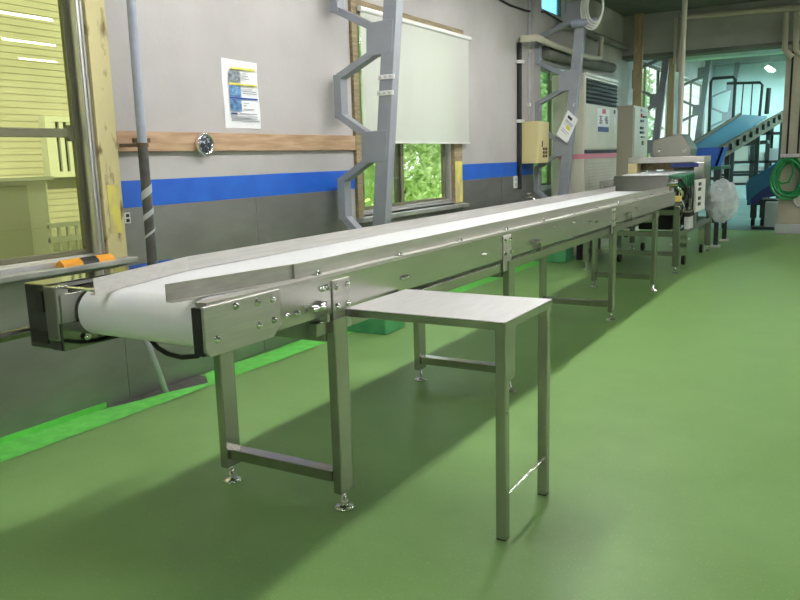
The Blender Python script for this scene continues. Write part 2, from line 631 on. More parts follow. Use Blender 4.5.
w6 = window('window_6', W6, 0, [(19.94, 21.7, 0.0), (21.6, 23.36, 0.02)], 'clear_glass')

# roller blind over window 2
bl = thing('roller_blind', (XW + 0.05, 6.8, 1.55), 'pale green white roller blind half lowered over the garden window', 'blind')
bm = MB()
nseg = 24
pts = []
for i in range(nseg + 1):
    y = 5.76 + (7.90 - 5.76) * i / nseg
    pts.append((XW + 0.045 + 0.004 * math.sin(i * 1.3), y))
for i in range(nseg):
    (xa, ya), (xb, yb) = pts[i], pts[i + 1]
    bm.quad((xa, ya, 1.555), (xb, yb, 1.555), (XW + .05, yb, 2.65), (XW + .05, ya, 2.65))
bm.build('blind_cloth', 'blind_cloth', bl)
MB().cyl((XW + 0.055, 5.74, 2.655), (XW + 0.055, 7.93, 2.655), 0.022).build('roller_tube', 'white_plastic', bl)
bx(XW + 0.036, XW + 0.056, 5.76, 7.90, 1.545, 1.562).build('bottom_bar', 'white_plastic', bl)

# ------------------------------------------------------------------ wall fixtures
rail = thing('wall_rail', (XW, 4.4, 1.487), 'bare wooden batten running along the plaster wall under the poster', 'rail')
bx(XW, XW + 0.03, 3.14, 5.655, 1.487, 1.607).build('board', 'wood', rail, 0.003)
bx(XW + 0.03, XW + 0.05, 3.25, 3.37, 1.54, 1.565).build('iron_peg', 'bark', rail)

gp = onX(204, 144, XW + 0.05)
g = thing('wall_dial', gp, 'round dark dial with silver rim on the wooden batten', 'dial')
MB().lathe([(0.0, -0.02), (0.064, -0.02), (0.070, 0.0), (0.070, 0.02), (0.064, 0.025), (0.058, 0.012)], gp, (1, 0, 0), 28).build('rim', 'chrome', g)
MB().lathe([(0.060, 0.011), (0.035, 0.016), (0.0, 0.014)], gp, (1, 0, 0), 28).build('dial_face', 'dial_dark', g)
pl, pr_, pt, pb = 4.085, 4.447, 2.106, 1.642
po = thing('notice_poster', (XW, 4.27, pb), 'white printed notice with photos and blue bars taped to the wall', 'poster')
pm = MB()
n = 10
for i in range(n):
    for j in range(n):
        def pp(a, b):
            u, v = a / n, b / n
            bulge = 0.003 + 0.012 * max(0, u - .55) ** 2 * (1 - v) * 3 + 0.003 * math.sin(v * 7)
            return (XW + bulge, pl + (pr_ - pl) * u, pb + (pt - pb) * v - 0.006 * u * v)
        pm.add([pp(i, j), pp(i + 1, j), pp(i + 1, j + 1), pp(i, j + 1)], [(0, 1, 2, 3)], True)
pm.build('sheet', 'paper', po)


def pr_rect(name, m, u0, u1, v0, v1):
    y0, y1 = pl + (pr_ - pl) * u0, pl + (pr_ - pl) * u1
    z0, z1 = pb + (pt - pb) * v0, pb + (pt - pb) * v1
    bx(XW + 0.0135, XW + 0.0142, y0, y1, z0, z1).build(name, m, po)


pr_rect('header_strip', 'print_yellow', .22, .9, .855, .885)
pr_rect('yellow_bar', 'print_yellow', .14, .94, .63, .655)
pr_rect('blue_bar', 'print_blue', .14, .94, .43, .452)
pr_rect('photo_print', 'print_photo_dark', .15, .46, .67, .83)
pr_rect('photo_print', 'print_photo_blue', .15, .46, .46, .62)
pr_rect('photo_print', 'print_photo_blue', .15, .46, .25, .42)
pr_rect('blue_tag', 'print_navy', .15, .32, .20, .225)
for v, a, c in ((.80, .52, .66), (.76, .52, .70), (.72, .52, .72), (.575, .52, .8), (.54, .52, .9), (.51, .52, .92), (.37, .52, .68), (.33, .52, .6),
                (.28, .52, .8), (.21, .40, .90), (.17, .15, .9), (.14, .15, .9), (.105, .15, .95)):
    pr_rect('text_line', 'print_grey', a, c, v, v + .012)

# slim painted pole beside window 1, lower half wrapped
pole = thing('pipe_pole', (-3.63, 3.42, 0.0), 'slim blue grey pole with dark tape wrapping spiralled lower down', 'pole')
ptop, pjoin, pend = onX(131, -5, -3.60), onX(142.5, 145, -3.60), onX(153, 268, -3.60)
dirp = (ptop - pend).normalized()
ptop = ptop + dirp * 0.9
plow = pend - dirp * 0.30
MB().cyl(ptop, pjoin, 0.027).build('painted_pipe', 'pipe_paint', pole)
MB().cyl(pjoin + dirp * .01, plow, 0.029).build('wrapped_pipe', 'wrap_dark', pole)
for px, py in ((147.5, 192), (149.5, 214), (150.5, 233)):
    c = pjoin + (pend - pjoin) * ((py - 145) / 123)
    sp = MB()
    ring = []
    for k in range(15):
        a = R(-150) + R(200) * k / 14
        ring.append(c + Vector((0.0325 * math.cos(a), 0.0325 * math.sin(a), 0.075 * (k / 14 - .5))))
    wdt = 0.05 if py < 200 else (0.034 if py < 220 else 0.016)
    for k in range(14):
        sp.add([ring[k] - Vector((0, 0, wdt / 2)), ring[k + 1] - Vector((0, 0, wdt / 2)), ring[k + 1] + Vector((0, 0, wdt / 2)), ring[k] + Vector((0, 0, wdt / 2))], [(0, 1, 2, 3)], True)
    sp.build('tape_turn', 'tape_grey', pole)
MB().tube([plow + Vector((0, 0, .02)), onX(145, 336, -3.58), onX(155, 362, -3.58), onZ(166, 392, 0.0)], 0.018, 10).build('drain_tube', 'tape_grey', pole)
MB().cyl(pjoin - dirp * .012, pjoin + dirp * .012, .034).bar(pjoin, (XW + .03, pjoin.y - .06, pjoin.z), .02, .02).build('wall_clip', 'bark', pole)

# little sockets and switch plates on the cladding
for px, py, lab in ((127, 218, 'tiny white double switch plate on the steel cladding beside window post'),
                    (515.5, 182, 'tall white socket plate on steel cladding beside the black conduit')):
    c = onX(px, py, XW + 0.01)
    s = thing('switch_plate', (XW, c.y, c.z - .04), lab, 'switch')
    hw = 0.022 if px < 200 else 0.06
    hh = 0.032 if px < 200 else 0.075
    bx(XW + 0.006, XW + 0.016, c.y - hw, c.y + hw, c.z - hh, c.z + hh).build('plate', 'white_plastic', s, .002)
    for k in (-1, 1):
        bx(XW + 0.016, XW + 0.019, c.y - hw * .5, c.y + hw * .5, c.z + k * hh * .45 - .3 * hh, c.z + k * hh * .45 + .3 * hh).build('key', 'black_plastic' if px < 200 else 'tape_grey', s)

# orange and black corner guard lying on the sill
og = thing('corner_bumper', (XW + 0.05, 2.52, 0.875), 'orange and black striped foam bumper lying on the window sill', 'bumper')
ya, yb = onZ(38, 265, .88).y, onZ(80, 257, .88).y
for k, (f0, f1, m) in enumerate(((0, .37, 'orange'), (.37, .68, 'black_plastic'), (.68, 1, 'orange'))):
    y0, y1 = ya + (yb - ya) * f0, ya + (yb - ya) * f1
    MB().prism([(XW + 0.035, y0, .876), (XW + 0.105, y0, .876), (XW + 0.10, y0, .892), (XW + 0.07, y0, .912), (XW + 0.04, y0, .895)], (0, y1 - y0, 0)).build('foam_section', m, og)

# tap on the cladding
tp = onX(529, 199, XW + 0.10)
tap = thing('wall_tap', (XW, tp.y, tp.z), 'small chrome water tap on the dark steel cladding', 'tap')
MB().tube([(XW, tp.y, tp.z + .02), (XW + .12, tp.y, tp.z + .02), (XW + .17, tp.y, tp.z), (XW + .18, tp.y, tp.z - .05)], .016, 10).build('spout', 'chrome', tap)
MB().bar((XW + .09, tp.y - .06, tp.z + .07), (XW + .09, tp.y + .06, tp.z + .07), .02, .015).cyl((XW + .09, tp.y, tp.z + .02), (XW + .09, tp.y, tp.z + .07), .012).build('lever', 'chrome', tap)

# ------------------------------------------------------------------ lattice columns
def lattice_column(label):
    Y = 5.36
    t = thing('lattice_column', (-3.35, Y, 0), label, 'column', 'steel lattice columns along the left wall')

    def cx(z):                       # room-side face of the chord
        return -3.33 + 0.098 * z
    hy = 0.05
    ch = MB()
    ch.prism([(cx(0) - .12, Y - hy, 0.0), (cx(0), Y - hy, 0.0), (cx(3.77), Y - hy, 3.77), (cx(3.77) - .12, Y - hy, 3.77)], (0, 2 * hy, 0))
    ch.build('chord', 'column_paint', t, 0.006)
    MB().prism([(cx(0), Y - 0.018, 0.30), (cx(0) + .006, Y - 0.018, 0.30), (cx(3.77) + .006, Y - 0.018, 3.76), (cx(3.77), Y - 0.018, 3.76)], (0, 0.036, 0)).build('chord_rib', 'column_paint', t)
    xw0, xw1 = -3.69, -3.62
    for k in range(-1, 3):
        gz = 1.50 + 0.82 * k
        g0, g1 = gz - .13, gz + .13
        xl = cx(gz) - .12 - .14
        if g0 > 0.2:
            MB().prism([(xl, Y - .056, g0), (cx(g0) - .02, Y - .056, g0 + .02), (cx(g1) - .02, Y - .056, g1), (xl + .01, Y - .056, g1 - .01)], (0, 0.112, 0)).build('gusset', 'column_paint', t, .004)
        wz = gz + .41
        if wz < 3.5:
            bx(xw0, xw1, Y - hy, Y + hy, wz - .17, wz + .17).build('wall_strut', 'column_paint', t, .004)
            MB().bar((xw0 + .035, Y, wz - .15), (xl + .05, Y, g1 - .04), .09, .055, (1, 0, 0.6)).build('diagonal', 'column_paint', t, .004)
        if wz + .24 < 3.6:
            MB().bar((xw0 + .035, Y, wz + .15), (cx(gz + .8) - .12 - .09, Y, gz + .82 - .10), .09, .055, (1, 0, -0.6)).build('diagonal', 'column_paint', t, .004)
    bx(-3.72, -3.20, Y - .16, Y + .16, 0.0, 0.30).build('plinth', 'plinth_green', t, .012)
    return t


c1 = lattice_column('grey lattice steel column in front of the blind with two pipe clamps')
for z in (2.01, 1.89):
    x = -3.33 + .098 * z
    cl = bx(x - .125, x + .02, 5.295, 5.31, z, z + .035).build('pipe_clamp', 'white_plastic', c1, .003)
    for k in range(3):
        bx(x - .11 + .045 * k, x - .09 + .045 * k, 5.29, 5.295, z + .01, z + .025).build('clamp_slot', 'tape_grey', cl)
COLS = [c1]
for yy, lab in ((9.92, 'grey lattice steel column behind the cream box with a hanging tag'),
                (14.98, 'dark grey lattice steel column under the header beam beside the control cabinet'),
                (19.3, 'greenish lattice steel column between the two back hall windows'),
                (23.85, 'dark lattice steel column at the far wall beyond the handrail')):
    c = copy_tree(c1)
    c.location.y = yy
    c['label'] = lab
    for ch in list(c.children):
        if ch.name.startswith('pipe_clamp'):
            for s in list(ch.children):
                bpy.data.objects.remove(s)
            bpy.data.objects.remove(ch)
    COLS.append(c)

# ------------------------------------------------------------------ the long conveyor
XA, XB = -2.43, -1.72      # outer faces of the two side frames
cv = thing('belt_conveyor', (-2.075, 5.3, 0), 'long stainless belt conveyor with white belt and low side guards', 'conveyor')
DY, DZ, DR = 1.845, 0.884, 0.086
YE = 9.02
# belt: one loop around both end drums
bp = []
for k in range(25):
    a = R(90) + R(180) * k / 24
    bp.append((DY + DR * math.cos(a), DZ + DR * math.sin(a)))
for k in range(17):
    a = R(-90) + R(180) * k / 16
    bp.append((YE - .06 + .05 * math.cos(a), DZ + DR - .05 + .05 * math.sin(a) if k > 8 else DZ + DR - .05 + .05 * math.sin(a)))
bv = [(x, y, z) for x in (-2.37, -1.775) for y, z in bp]
nb = len(bp)
MB().add(bv, [(i, (i + 1) % nb, nb + (i + 1) % nb, nb + i) for i in range(nb)], True).build('belt', 'belt_white', cv)
MB().cyl((-2.40, DY, DZ), (-1.765, DY, DZ), DR - .004, n=28).build('drive_drum', 'steel_leg', cv)
MB().cyl((-2.40, YE - .06, DZ + DR - .05), (-1.765, YE - .06, DZ + DR - .05), .046, n=20).build('tail_drum', 'steel_leg', cv)
bx(-2.37, -1.775, 1.95, YE - .12, .940, .962).build('slider_bed', 'steel', cv)
# near side frame: folded channel
sf = MB()
sf.box(XB - .003, XB, 2.06, YE, 0.822, 0.955)
sf.box(XB - .045, XB, 2.06, YE, 0.955, 0.962)
sf.box(XB - .03, XB, 2.06, YE, 0.819, 0.822)
sf.build('side_frame', 'steel', cv)
sf = MB()
sf.box(XA, XA + .003, 2.06, YE, 0.80, 0.955)
sf.box(XA, XA + .055, 2.06, YE, 0.955, 0.962)
sf.box(XA, XA + .045, 2.06, YE, 0.797, 0.80)
sf.build('side_frame', 'steel', cv)
bx(XB - .052, XB - .003, 1.74, 8.95, .962, .9745).build('top_flange', 'guard_steel', cv)
# lower long rails that tie the legs together
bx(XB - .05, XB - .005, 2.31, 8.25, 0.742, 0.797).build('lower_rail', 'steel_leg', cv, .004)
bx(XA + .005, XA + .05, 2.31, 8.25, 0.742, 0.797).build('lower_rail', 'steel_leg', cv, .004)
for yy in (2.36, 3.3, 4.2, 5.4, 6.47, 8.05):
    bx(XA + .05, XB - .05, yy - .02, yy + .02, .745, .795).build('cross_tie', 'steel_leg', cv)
# end plate with hex bolts
ep = MB()
c = .018
ep.prism([(XB - .006, 1.715, .803 + c), (XB - .006, 1.715 + c, .803), (XB - .006, 2.075 - 2 * c, .803), (XB - .006, 2.085, .803 + 2 * c), (XB - .006, 2.085, .966), (XB - .006, 1.715, .966)], (.014, 0, 0))
plate = ep.build('end_plate', 'guard_steel', cv, .003)
bx(XB - .048, XB - .006, 1.715, 2.05, .806, .962).build('bearing_block', 'grille_dark', cv, .003)
bx(XA, XA + .05, 1.70, 2.08, .803, .966).build('far_end_plate', 'steel_leg', cv, .003)
hexm = MB()
hexm.lathe([(0.0135, 0), (0.0135, .002), (.0095, .002), (.0095, .010), (.008, .012), (.0, .012)], (0, 0, 0), (1, 0, 0), 6)
hexm.cyl((0, 0, 0), (.014, 0, 0), .005, n=8)
HEX = hexm.mesh('hex_bolt', 'chrome')


def side_px(px, py, dx=.008):
    p = onX(px, py, XB + dx)
    return p


for px, py in ((217, 339), (235, 306), (257, 302.5), (272, 299), (258.5, 325), (273.5, 320)):
    p = side_px(px, py)
    part_at('hex_bolt', HEX, plate, p)
for px, py in ((287, 316), (297, 313.5), (322, 289), (327, 287.5), (403, 278), (407, 277), (484, 255), (487, 254),
               (554, 227), (574, 222), (590, 222), (597, 222), (636, 208), (632, 203)):
    p = side_px(px, py, .0)
    part_at('hex_bolt', HEX, cv, p)
# small stainless tabs on the top flange
for yy in np.arange(2.35, 8.9, .62):
    b = bx(XB - .04, XB - .012, yy - .015, yy + .015, .9745, .980).build('guard_clip', 'steel', cv)
    part_at('hex_bolt', HEX, b, (XB - .02, yy, .980), (0, R(-90), 0))
# splice plates over each leg and tracking screws
for y0, y1, z0, z1 in ((2.405, 2.525, .745, .948), (4.10, 4.22, .745, .952), (6.40, 6.52, .745, .95)):
    sp = bx(XB, XB + .006, y0, y1, z0, z1).build('splice_plate', 'guard_steel', cv, .003)
    for yy in (y0 + .022, y1 - .022):
        for zz in (z1 - .03, z1 - .105):
            part_at('hex_bolt', HEX, sp, (XB + .006, yy, zz))
for yy in (2.30, 4.62, 6.95):
    ts = MB().cyl((XB + .02, yy - .05, .862), (XB + .02, yy + .05, .862), .007, n=10).cyl((XB + .02, yy - .055, .862), (XB + .02, yy - .028, .862), .016, n=6).cyl((XB + .02, yy + .0, .862), (XB + .02, yy + .022, .862), .016, n=6)
    ts.build('tracking_screw', 'chrome', cv)
    bx(XB, XB + .03, yy + .03, yy + .045, .80, .88).build('screw_bracket', 'steel', cv)
# side guards: straight runs then a funnel at the discharge end
GZ0, GZ1 = .975, 1.030


def guard(pts, name, inward):
    b = MB()
    for (xa, ya), (xb, yb) in zip(pts[:-1], pts[1:]):
        b.prism([(xa, ya, GZ0), (xb, yb, GZ0), (xb, yb, GZ1), (xa, ya, GZ1)], (.003, 0, 0))
        b.prism([(xa, ya, GZ0), (xb, yb, GZ0), (xb + inward, yb, GZ0), (xa + inward, ya, GZ0)], (0, 0, -.003))
    return b.build(name, 'guard_steel', cv)


guard([(-2.355, 2.28), (-2.355, 8.90)], 'side_guard', -.04)
guard([(-1.768, 2.24), (-1.768, 8.90)], 'side_guard', .035)
guard([(-2.215, 1.715), (-2.36, 2.31)], 'funnel_guard', -.02)
guard([(-1.872, 1.715), (-1.770, 2.27)], 'funnel_guard', .03)
MB().cyl((-2.40, 1.735, .985), (-2.23, 1.735, .985), .006, n=8).build('guard_pin', 'chrome', cv)
# legs: four H frames on levelling feet
footm = MB()
footm.lathe([(0.0, 0), (.042, 0), (.042, .007), (.028, .014), (.012, .016), (.012, .026), (.016, .026), (.016, .036), (.009, .036), (.009, .085)], (0, 0, 0), (0, 0, 1), 18)
FOOT = footm.mesh('levelling_foot', 'chrome')


def h_frame(y, bar_y=None):
    for x in (-2.332, -1.722):
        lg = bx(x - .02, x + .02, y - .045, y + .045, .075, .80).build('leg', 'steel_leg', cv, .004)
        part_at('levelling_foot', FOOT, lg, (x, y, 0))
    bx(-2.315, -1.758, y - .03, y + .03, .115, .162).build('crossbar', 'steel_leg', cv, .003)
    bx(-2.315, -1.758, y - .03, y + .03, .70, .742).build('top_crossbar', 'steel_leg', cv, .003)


for yy in (2.435, 4.20, 6.47, 8.06):
    h_frame(yy)
# drive housing on the wall side of the discharge drum
dh = MB()
dh.box(-2.56, -2.435, 1.69, 2.38, .765, 1.0)
housing = dh.build('drive_housing', 'steel_mirror', cv, .004)
bx(-2.435, -2.38, 1.69, 2.36, .765, .80).build('housing_apron', 'steel_mirror', housing)
bx(-2.45, -2.385, 1.685, 1.74, .80, .995).build('housing_post', 'steel_leg', housing, .004)
bx(-2.545, -2.455, 1.686, 1.692, .785, .83).build('vent_slot', 'rubber_black', housing)
bx(-2.50, -2.462, 1.686, 1.692, .90, .975).build('access_slot', 'grille_dark', housing)
bx(-2.385, -2.37, 1.69, 2.42, .765, .86).build('gear_guard', 'steel_mirror', housing)
for yy in (1.78, 1.85):
    part_at('hex_bolt', HEX, housing, (-2.36, yy, .80))
MB().tube([(-2.56, 1.74, .822), onX(10, 335.5, -2.66), onX(-12, 341, -2.74), (-3.2, 1.45, .78), (-3.744, 1.30, .76)], .02, 10).build('conduit', 'steel_mirror', cv)
MB().tube([onY(148, 333, 2.0), onY(151, 340, 1.98), onY(158, 348, 1.96), onY(168, 354, 1.94), onY(182, 357.5, 1.92), onY(198, 356, 1.90), onY(206, 348, 1.90)], .009, 8).build('cable', 'rubber_black', cv)
# rising transition plate at the feed end
tp_ = MB()
tp_.prism([(-2.44, 8.98, .965), (-2.44, 9.0, .965), (-2.44, 9.19, 1.135), (-2.44, 9.17, 1.135)], (.62, 0, 0))
tp_.build('transition_plate', 'steel', cv)
bx(-2.45, -2.43, 8.6, 9.2, .96, 1.10).build('transition_cheek', 'steel', cv)

# ------------------------------------------------------------------ side table
tb = thing('side_table', (-1.4, 2.75, 0), 'stainless side table with flat top standing against the conveyor', 'table')
TX0, TX1, TY0, TY1, TZ = -1.70, -1.022, 2.462, 2.945, .830
tt = MB()
tt.box(TX0, TX1, TY0, TY1, TZ - .004, TZ)
tt.build('tabletop', 'steel_top', tb, .002)
for q_ in ((TX0, TX1 - .003, TY0, TY0 + .003), (TX0, TX1 - .003, TY1 - .003, TY1), (TX1 - .003, TX1, TY0, TY1)):
    bx(*q_, TZ - .032, TZ - .004).build('folded_edge', 'steel_leg', tb)
for yy in (TY0 + .004, TY1 - .044):
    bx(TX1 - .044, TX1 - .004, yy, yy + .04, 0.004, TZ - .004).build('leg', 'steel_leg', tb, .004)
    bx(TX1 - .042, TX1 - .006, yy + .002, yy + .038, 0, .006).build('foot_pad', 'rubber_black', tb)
MB().cyl((TX1 - .024, TY0 + .04, .155), (TX1 - .024, TY1 - .04, .155), .006, n=10).build('tie_rod', 'chrome', tb)
for yy in (TY0 + .02, TY1 - .04):
    bx(TX0, TX1 - .04, yy, yy + .02, TZ - .03, TZ - .004).build('apron_rail', 'steel_leg', tb)
pnt = MB().cyl((TX1 - .002, TY0 + .024, .49), (TX1 + .004, TY0 + .024, .49), .006, n=8)
pnt.build('rivet', 'chrome', tb)

# ------------------------------------------------------------------ ceiling lamps (rows along the hall, plus added fill rows)
def lamp_fixture(x, y, z, label, group, tube, length=1.2, twin=False):
    t = thing('tube_lamp', (x, y, z), label, 'lamp', group)
    L = length / 2
    h = MB()
    h.prism([(x - .09, y - L - .03, z), (x - .03, y - L - .03, z + .05), (x + .03, y - L - .03, z + .05), (x + .09, y - L - .03, z), (x + .02, y - L - .03, z + .04), (x - .02, y - L - .03, z + .04)], (0, length + .06, 0))
    h.build('reflector', 'lamp_white', t)
    for dx in ((-.045, .045) if twin else (0,)):
        MB().cyl((x + dx, y - L, z + .006), (x + dx, y + L, z + .006), .017, n=10).build('tube', tube, t)
    for s in (-1, 1):
        MB().cyl((x, y + s * L * .7, z + .05), (x, y + s * L * .7, CEIL), .006, n=6).build('hanger', 'tape_grey', t)
    return t


LZ = 3.30
for rows, twin, lab, grp in ((((-1.98, 2.45, 5, 1.38),), True, 'twin tube lamp in the unbroken row hung above the long conveyor', 'twin tube lamps above the conveyor'),
                             (((1.50, 4.9, 6, 1.55), (3.32, 7.98, 4, 1.55), (5.0, 9.38, 3, 1.55), (-2.4, -5.4, 3, 1.4), (-1.0, -5.4, 3, 1.4), (0.4, -5.4, 3, 1.4), (3.32, -4.6, 4, 2.3)), False, 'single bare tube lamp hung in rows under the ceiling, near-end rows added for fill', 'tube lamps over the open floor')):  # rows starting behind the camera are added fill for the drum and steel
    first = None
    for x, y0, cnt, step in rows:
        for k in range(cnt):
            if y0 + k * step > 13.9:
                continue
            if first is None:
                first = lamp_fixture(x, y0, LZ, lab, grp, 'tube_light', twin=twin)
            else:
                cpy = copy_tree(first)
                cpy.location = (x, y0 + k * step, LZ)
for x, y in ((0.5, 16.5), (0.5, 19), (0.5, 21.5), (-0.3, 23.2), (2.2, 16.5), (2.2, 19.5), (2.2, 22.5)):  # out of view, added to give the back hall its cool light
    lamp_fixture(x, y, 3.3, 'unseen cool tube lamp added to tint the back hall', 'added tube lamps in the back hall', 'tube_light_cool')
lamp_fixture(-2.1, 22.9, 3.42, 'cool tube lamp glowing beyond the handrail near the far wall', None, 'tube_light_cool')

# ------------------------------------------------------------------ pipes and cables on the wall
def pipe(name, pts, r, m, label, cat='pipe', clips=()):
    p0 = Vector(pts[0])
    t = thing(name, p0, label, cat)
    MB().tube(pts, r, 10).build('run', m, t)
    for c in clips:
        c = Vector(c)
        bx(c.x - r * 1.6, c.x + r * 1.6, c.y - r * 1.6, c.y + r * 1.6, c.z - .02, c.z + .02).build('clip', 'white_plastic', t)
    return t


y_ = 9.43
pipe('conduit_pipe', [(XW + .03, y_, .98), (XW + .03, y_, 2.78)], .03, 'rubber_black', 'black vertical conduit on the white wall beside the cream box',
     clips=[(XW + .03, y_, 2.55), (XW + .03, y_, 1.83)])
XP = XW + .23
pipe('insulated_pipe', [(XW + .065, y_, 2.82), onX(520.5, 39, XP), onX(537, 37.5, XP), onX(556, 46, XP), onX(575, 53, XP), onX(590, 57.5, XP), onX(600, 58.5, XP), onX(601.5, 38, XP)], .04, 'cream_pipe', 'cream insulated pipe kinked across the wall above the cream box')
pipe('water_pipe', [onX(560, 26, XW + .08), onX(575, 28, XW + .08), onX(600, 38, XW + .08), onX(633, 50, XW + .08)], .05, 'ceiling_grey', 'grey horizontal pipe on the concrete wall above air conditioner')
pipe('duct_pipe', [onX(544, 52, XW + .10), onX(575, 60, XW + .10), onX(612, 68, XW + .10)], .08, 'ceiling_grey', 'thick grey lagged pipe passing over the air conditioner')
yw = onX(528, 60, XW).y
pipe('wire_conduit', [(XW + .015, yw, 1.85), (XW + .015, yw, 3.7)], .014, 'tape_grey', 'thin vertical wire conduit above the cream box', clips=[(XW + .015, yw, 2.72), (XW + .015, yw, 2.05)])
pts = [onX(495, -3, XW + .02), onX(510, 5, XW + .02), onX(527, 11, XW + .02), onX(545, 12, XW + .02), onX(562, 22, XW + .02)]
pipe('wall_cable', pts, .012, 'rubber_black', 'thin black cable sagging along the top of the wall', 'cable')
yc = onX(532, 40, XW).y
pl_ = struct(bx(XW, XW + .07, yc - .12, yc + .13, 1.33, CEIL).build('trim_6', 'plaster'))

# coil of pale cable hung on the second column
cc = onY(592, 8, 9.80)
co = thing('cable_coil', cc, 'loose coil of pale cable hung from the second column', 'cable')
for k in range(4):
    rr = .215 - .02 * k
    MB().tube([(cc.x + .62 * rr * math.cos(a) + .02 * k, cc.y - .02 * k, cc.z + rr * 1.15 * math.sin(a)) for a in np.linspace(0, 2 * math.pi, 25)[:-1]], .013, 8, True).build('loop', 'white_plastic', co)
bl_ = onY(588, 22, 9.8)
MB().cyl((bl_.x - .2, bl_.y, bl_.z), (bl_.x + .12, bl_.y, bl_.z), .045).build('reel_core', 'pipe_paint', co)

# cream switch box
yb0, yb1 = 9.50, 9.90
sb = thing('switch_box', (-3.6, 9.7, 1.30), 'cream steel switch box mounted on the wall beside the second column', 'box')
bx(XW + .0, -3.50, yb0, yb1, 1.30, 1.825).build('case', 'cream_box', sb, .006)
bx(-3.50, -3.492, yb0 + .012, yb1 - .012, 1.315, 1.81).build('lid', 'cream_box', sb, .003)
bx(-3.492, -3.488, yb0 + .12, yb0 + .15, 1.50, 1.58).build('latch', 'grille_dark', sb)
for i in range(2):
    for j in range(3):
        bx(-3.492, -3.490, yb0 + .16 + .09 * i, yb0 + .23 + .09 * i, 1.37 + .045 * j, 1.405 + .045 * j).build('rating_label', 'bark', sb)

# hanging tag on the second column
tq = [onY(568, 110, 9.80), onY(578, 119.5, 9.80), onY(567, 143.5, 9.80), onY(556.5, 134.5, 9.80)]
tg = thing('paper_tag', tq[2], 'white paper tag hanging askew from the second column', 'tag')
MB().prism(tq, (0, .004, 0)).build('card', 'paper', tg)


def tagpt(u, v):
    return tq[0] + (tq[1] - tq[0]) * u + (tq[3] - tq[0]) * v - Vector((0, .003, 0))


for u0, u1, v0, v1, m in ((.2, .6, .12, .22, 'print_black'), (.45, .8, .42, .56, 'print_yellow'), (.15, .85, .30, .33, 'print_grey'), (.15, .85, .36, .385, 'print_grey'),
                          (.15, .4, .45, .47, 'print_grey'), (.15, .85, .64, .66, 'print_grey'), (.15, .7, .72, .74, 'print_grey')):
    MB().prism([tagpt(u0, v0), tagpt(u1, v0), tagpt(u1, v1), tagpt(u0, v1)], (0, .001, 0)).build('print_mark', m, tg)
h0 = (tq[0] + tq[1]) / 2
MB().tube([h0, h0 + Vector((-.02, .02, .08)), h0 + Vector((0, .06, .14))], .006, 6).build('tie_wire', 'chrome', tg)

# ------------------------------------------------------------------ floor standing air conditioner
AX0, AX1, AY0, AY1, AZ = -3.66, -3.2, 10.46, 12.10, 2.46
ac = thing('air_conditioner', ((AX0 + AX1) / 2, (AY0 + AY1) / 2, 0), 'tall beige floor standing air conditioner with dark louvre grille', 'air conditioner')
bx(AX0, AX1, AY0, AY1, 0, AZ).build('cabinet', 'beige_enamel', ac, .02)
bx(AX1 - .02, AX1 + .012, AY0 + .02, AY1, AZ - .03, AZ + .015).build('top_lip', 'beige_enamel', ac, .006)
bx(AX1, AX1 + .004, AY0 + .06, AY1 - .04, 2.07, 2.40).build('grille_opening', 'rubber_black', ac)
for k in range(6):
    MB().bar((AX1 + .012, AY0 + .07, 2.10 + .055 * k), (AX1 + .012, AY1 - .05, 2.10 + .055 * k), .03, .008, (.5, 0, 1)).build('louvre', 'grille_dark', ac)
bx(AX1, AX1 + .012, AY0 + .015, AY1 - .012, 1.47, 2.05).build('front_panel', 'beige_enamel', ac, .006)
bx(AX1, AX1 + .014, AY0 + .02, AY1 - .01, 1.405, 1.455).build('black_slot', 'rubber_black', ac)
bx(AX0 + .1, AX1 + .016, AY0 - .004, AY1 - .02, 1.335, 1.40).build('pink_tape', 'pink_tape', ac)
low = bx(AX1, AX1 + .012, AY0 + .015, AY1 - .012, .12, 1.33).build('intake_panel', 'beige_enamel', ac, .005)
sl = MB()
for k in range(24):
    for j in range(3):
        sl.box(AX1 + .012, AX1 + .014, AY0 + .18 + .46 * j, AY0 + .56 + .46 * j, .22 + .045 * k, .235 + .045 * k)
tag(sl.build('intake_slots', 'cabinet_beige', low), kind='stuff')
# notice with two characters on the front panel
q0, q1 = onX(597.5, 108, AX1 + .013), onX(609, 133, AX1 + .013)
nx = AX1 + .0125
nt_ = bx(nx, nx + .002, q0.y, q1.y, q1.z, q0.z).build('notice_sheet', 'paper', ac)
W_, H_ = q1.y - q0.y, q0.z - q1.z


def nrect(name, m, u0, u1, v0, v1):
    bx(nx + .002, nx + .0035, q0.y + W_ * u0, q0.y + W_ * u1, q1.z + H_ * v0, q1.z + H_ * v1).build(name, m, nt_)


nrect('red_mark', 'print_red', .38, .68, .80, .99)
nrect('blue_band', 'print_navy', .04, .96, .03, .24)
for (u0, u1, v0, v1) in ((.14, .42, .66, .69), (.20, .38, .58, .61), (.14, .42, .50, .53), (.25, .30, .34, .70), (.36, .40, .36, .52), (.16, .20, .36, .44), (.2, .4, .40, .43),
                         (.60, .88, .66, .69), (.60, .88, .58, .61), (.64, .86, .50, .53), (.62, .88, .42, .45), (.72, .77, .36, .70), (.60, .66, .50, .60), (.84, .88, .36, .56)):
    nrect('brush_stroke', 'print_black', u0, u1, v0, v1)
for k, pz in enumerate((112, 121, 131)):
    p = onX(614.5, pz, AX1 + .013)
    bx(AX1 + .012, AX1 + .02, p.y - .04, p.y + .04, p.z - (.03 if k != 1 else .05), p.z + (.03 if k != 1 else .05)).build('control_knob', 'grille_dark' if k == 0 else 'white_plastic', ac, .004)

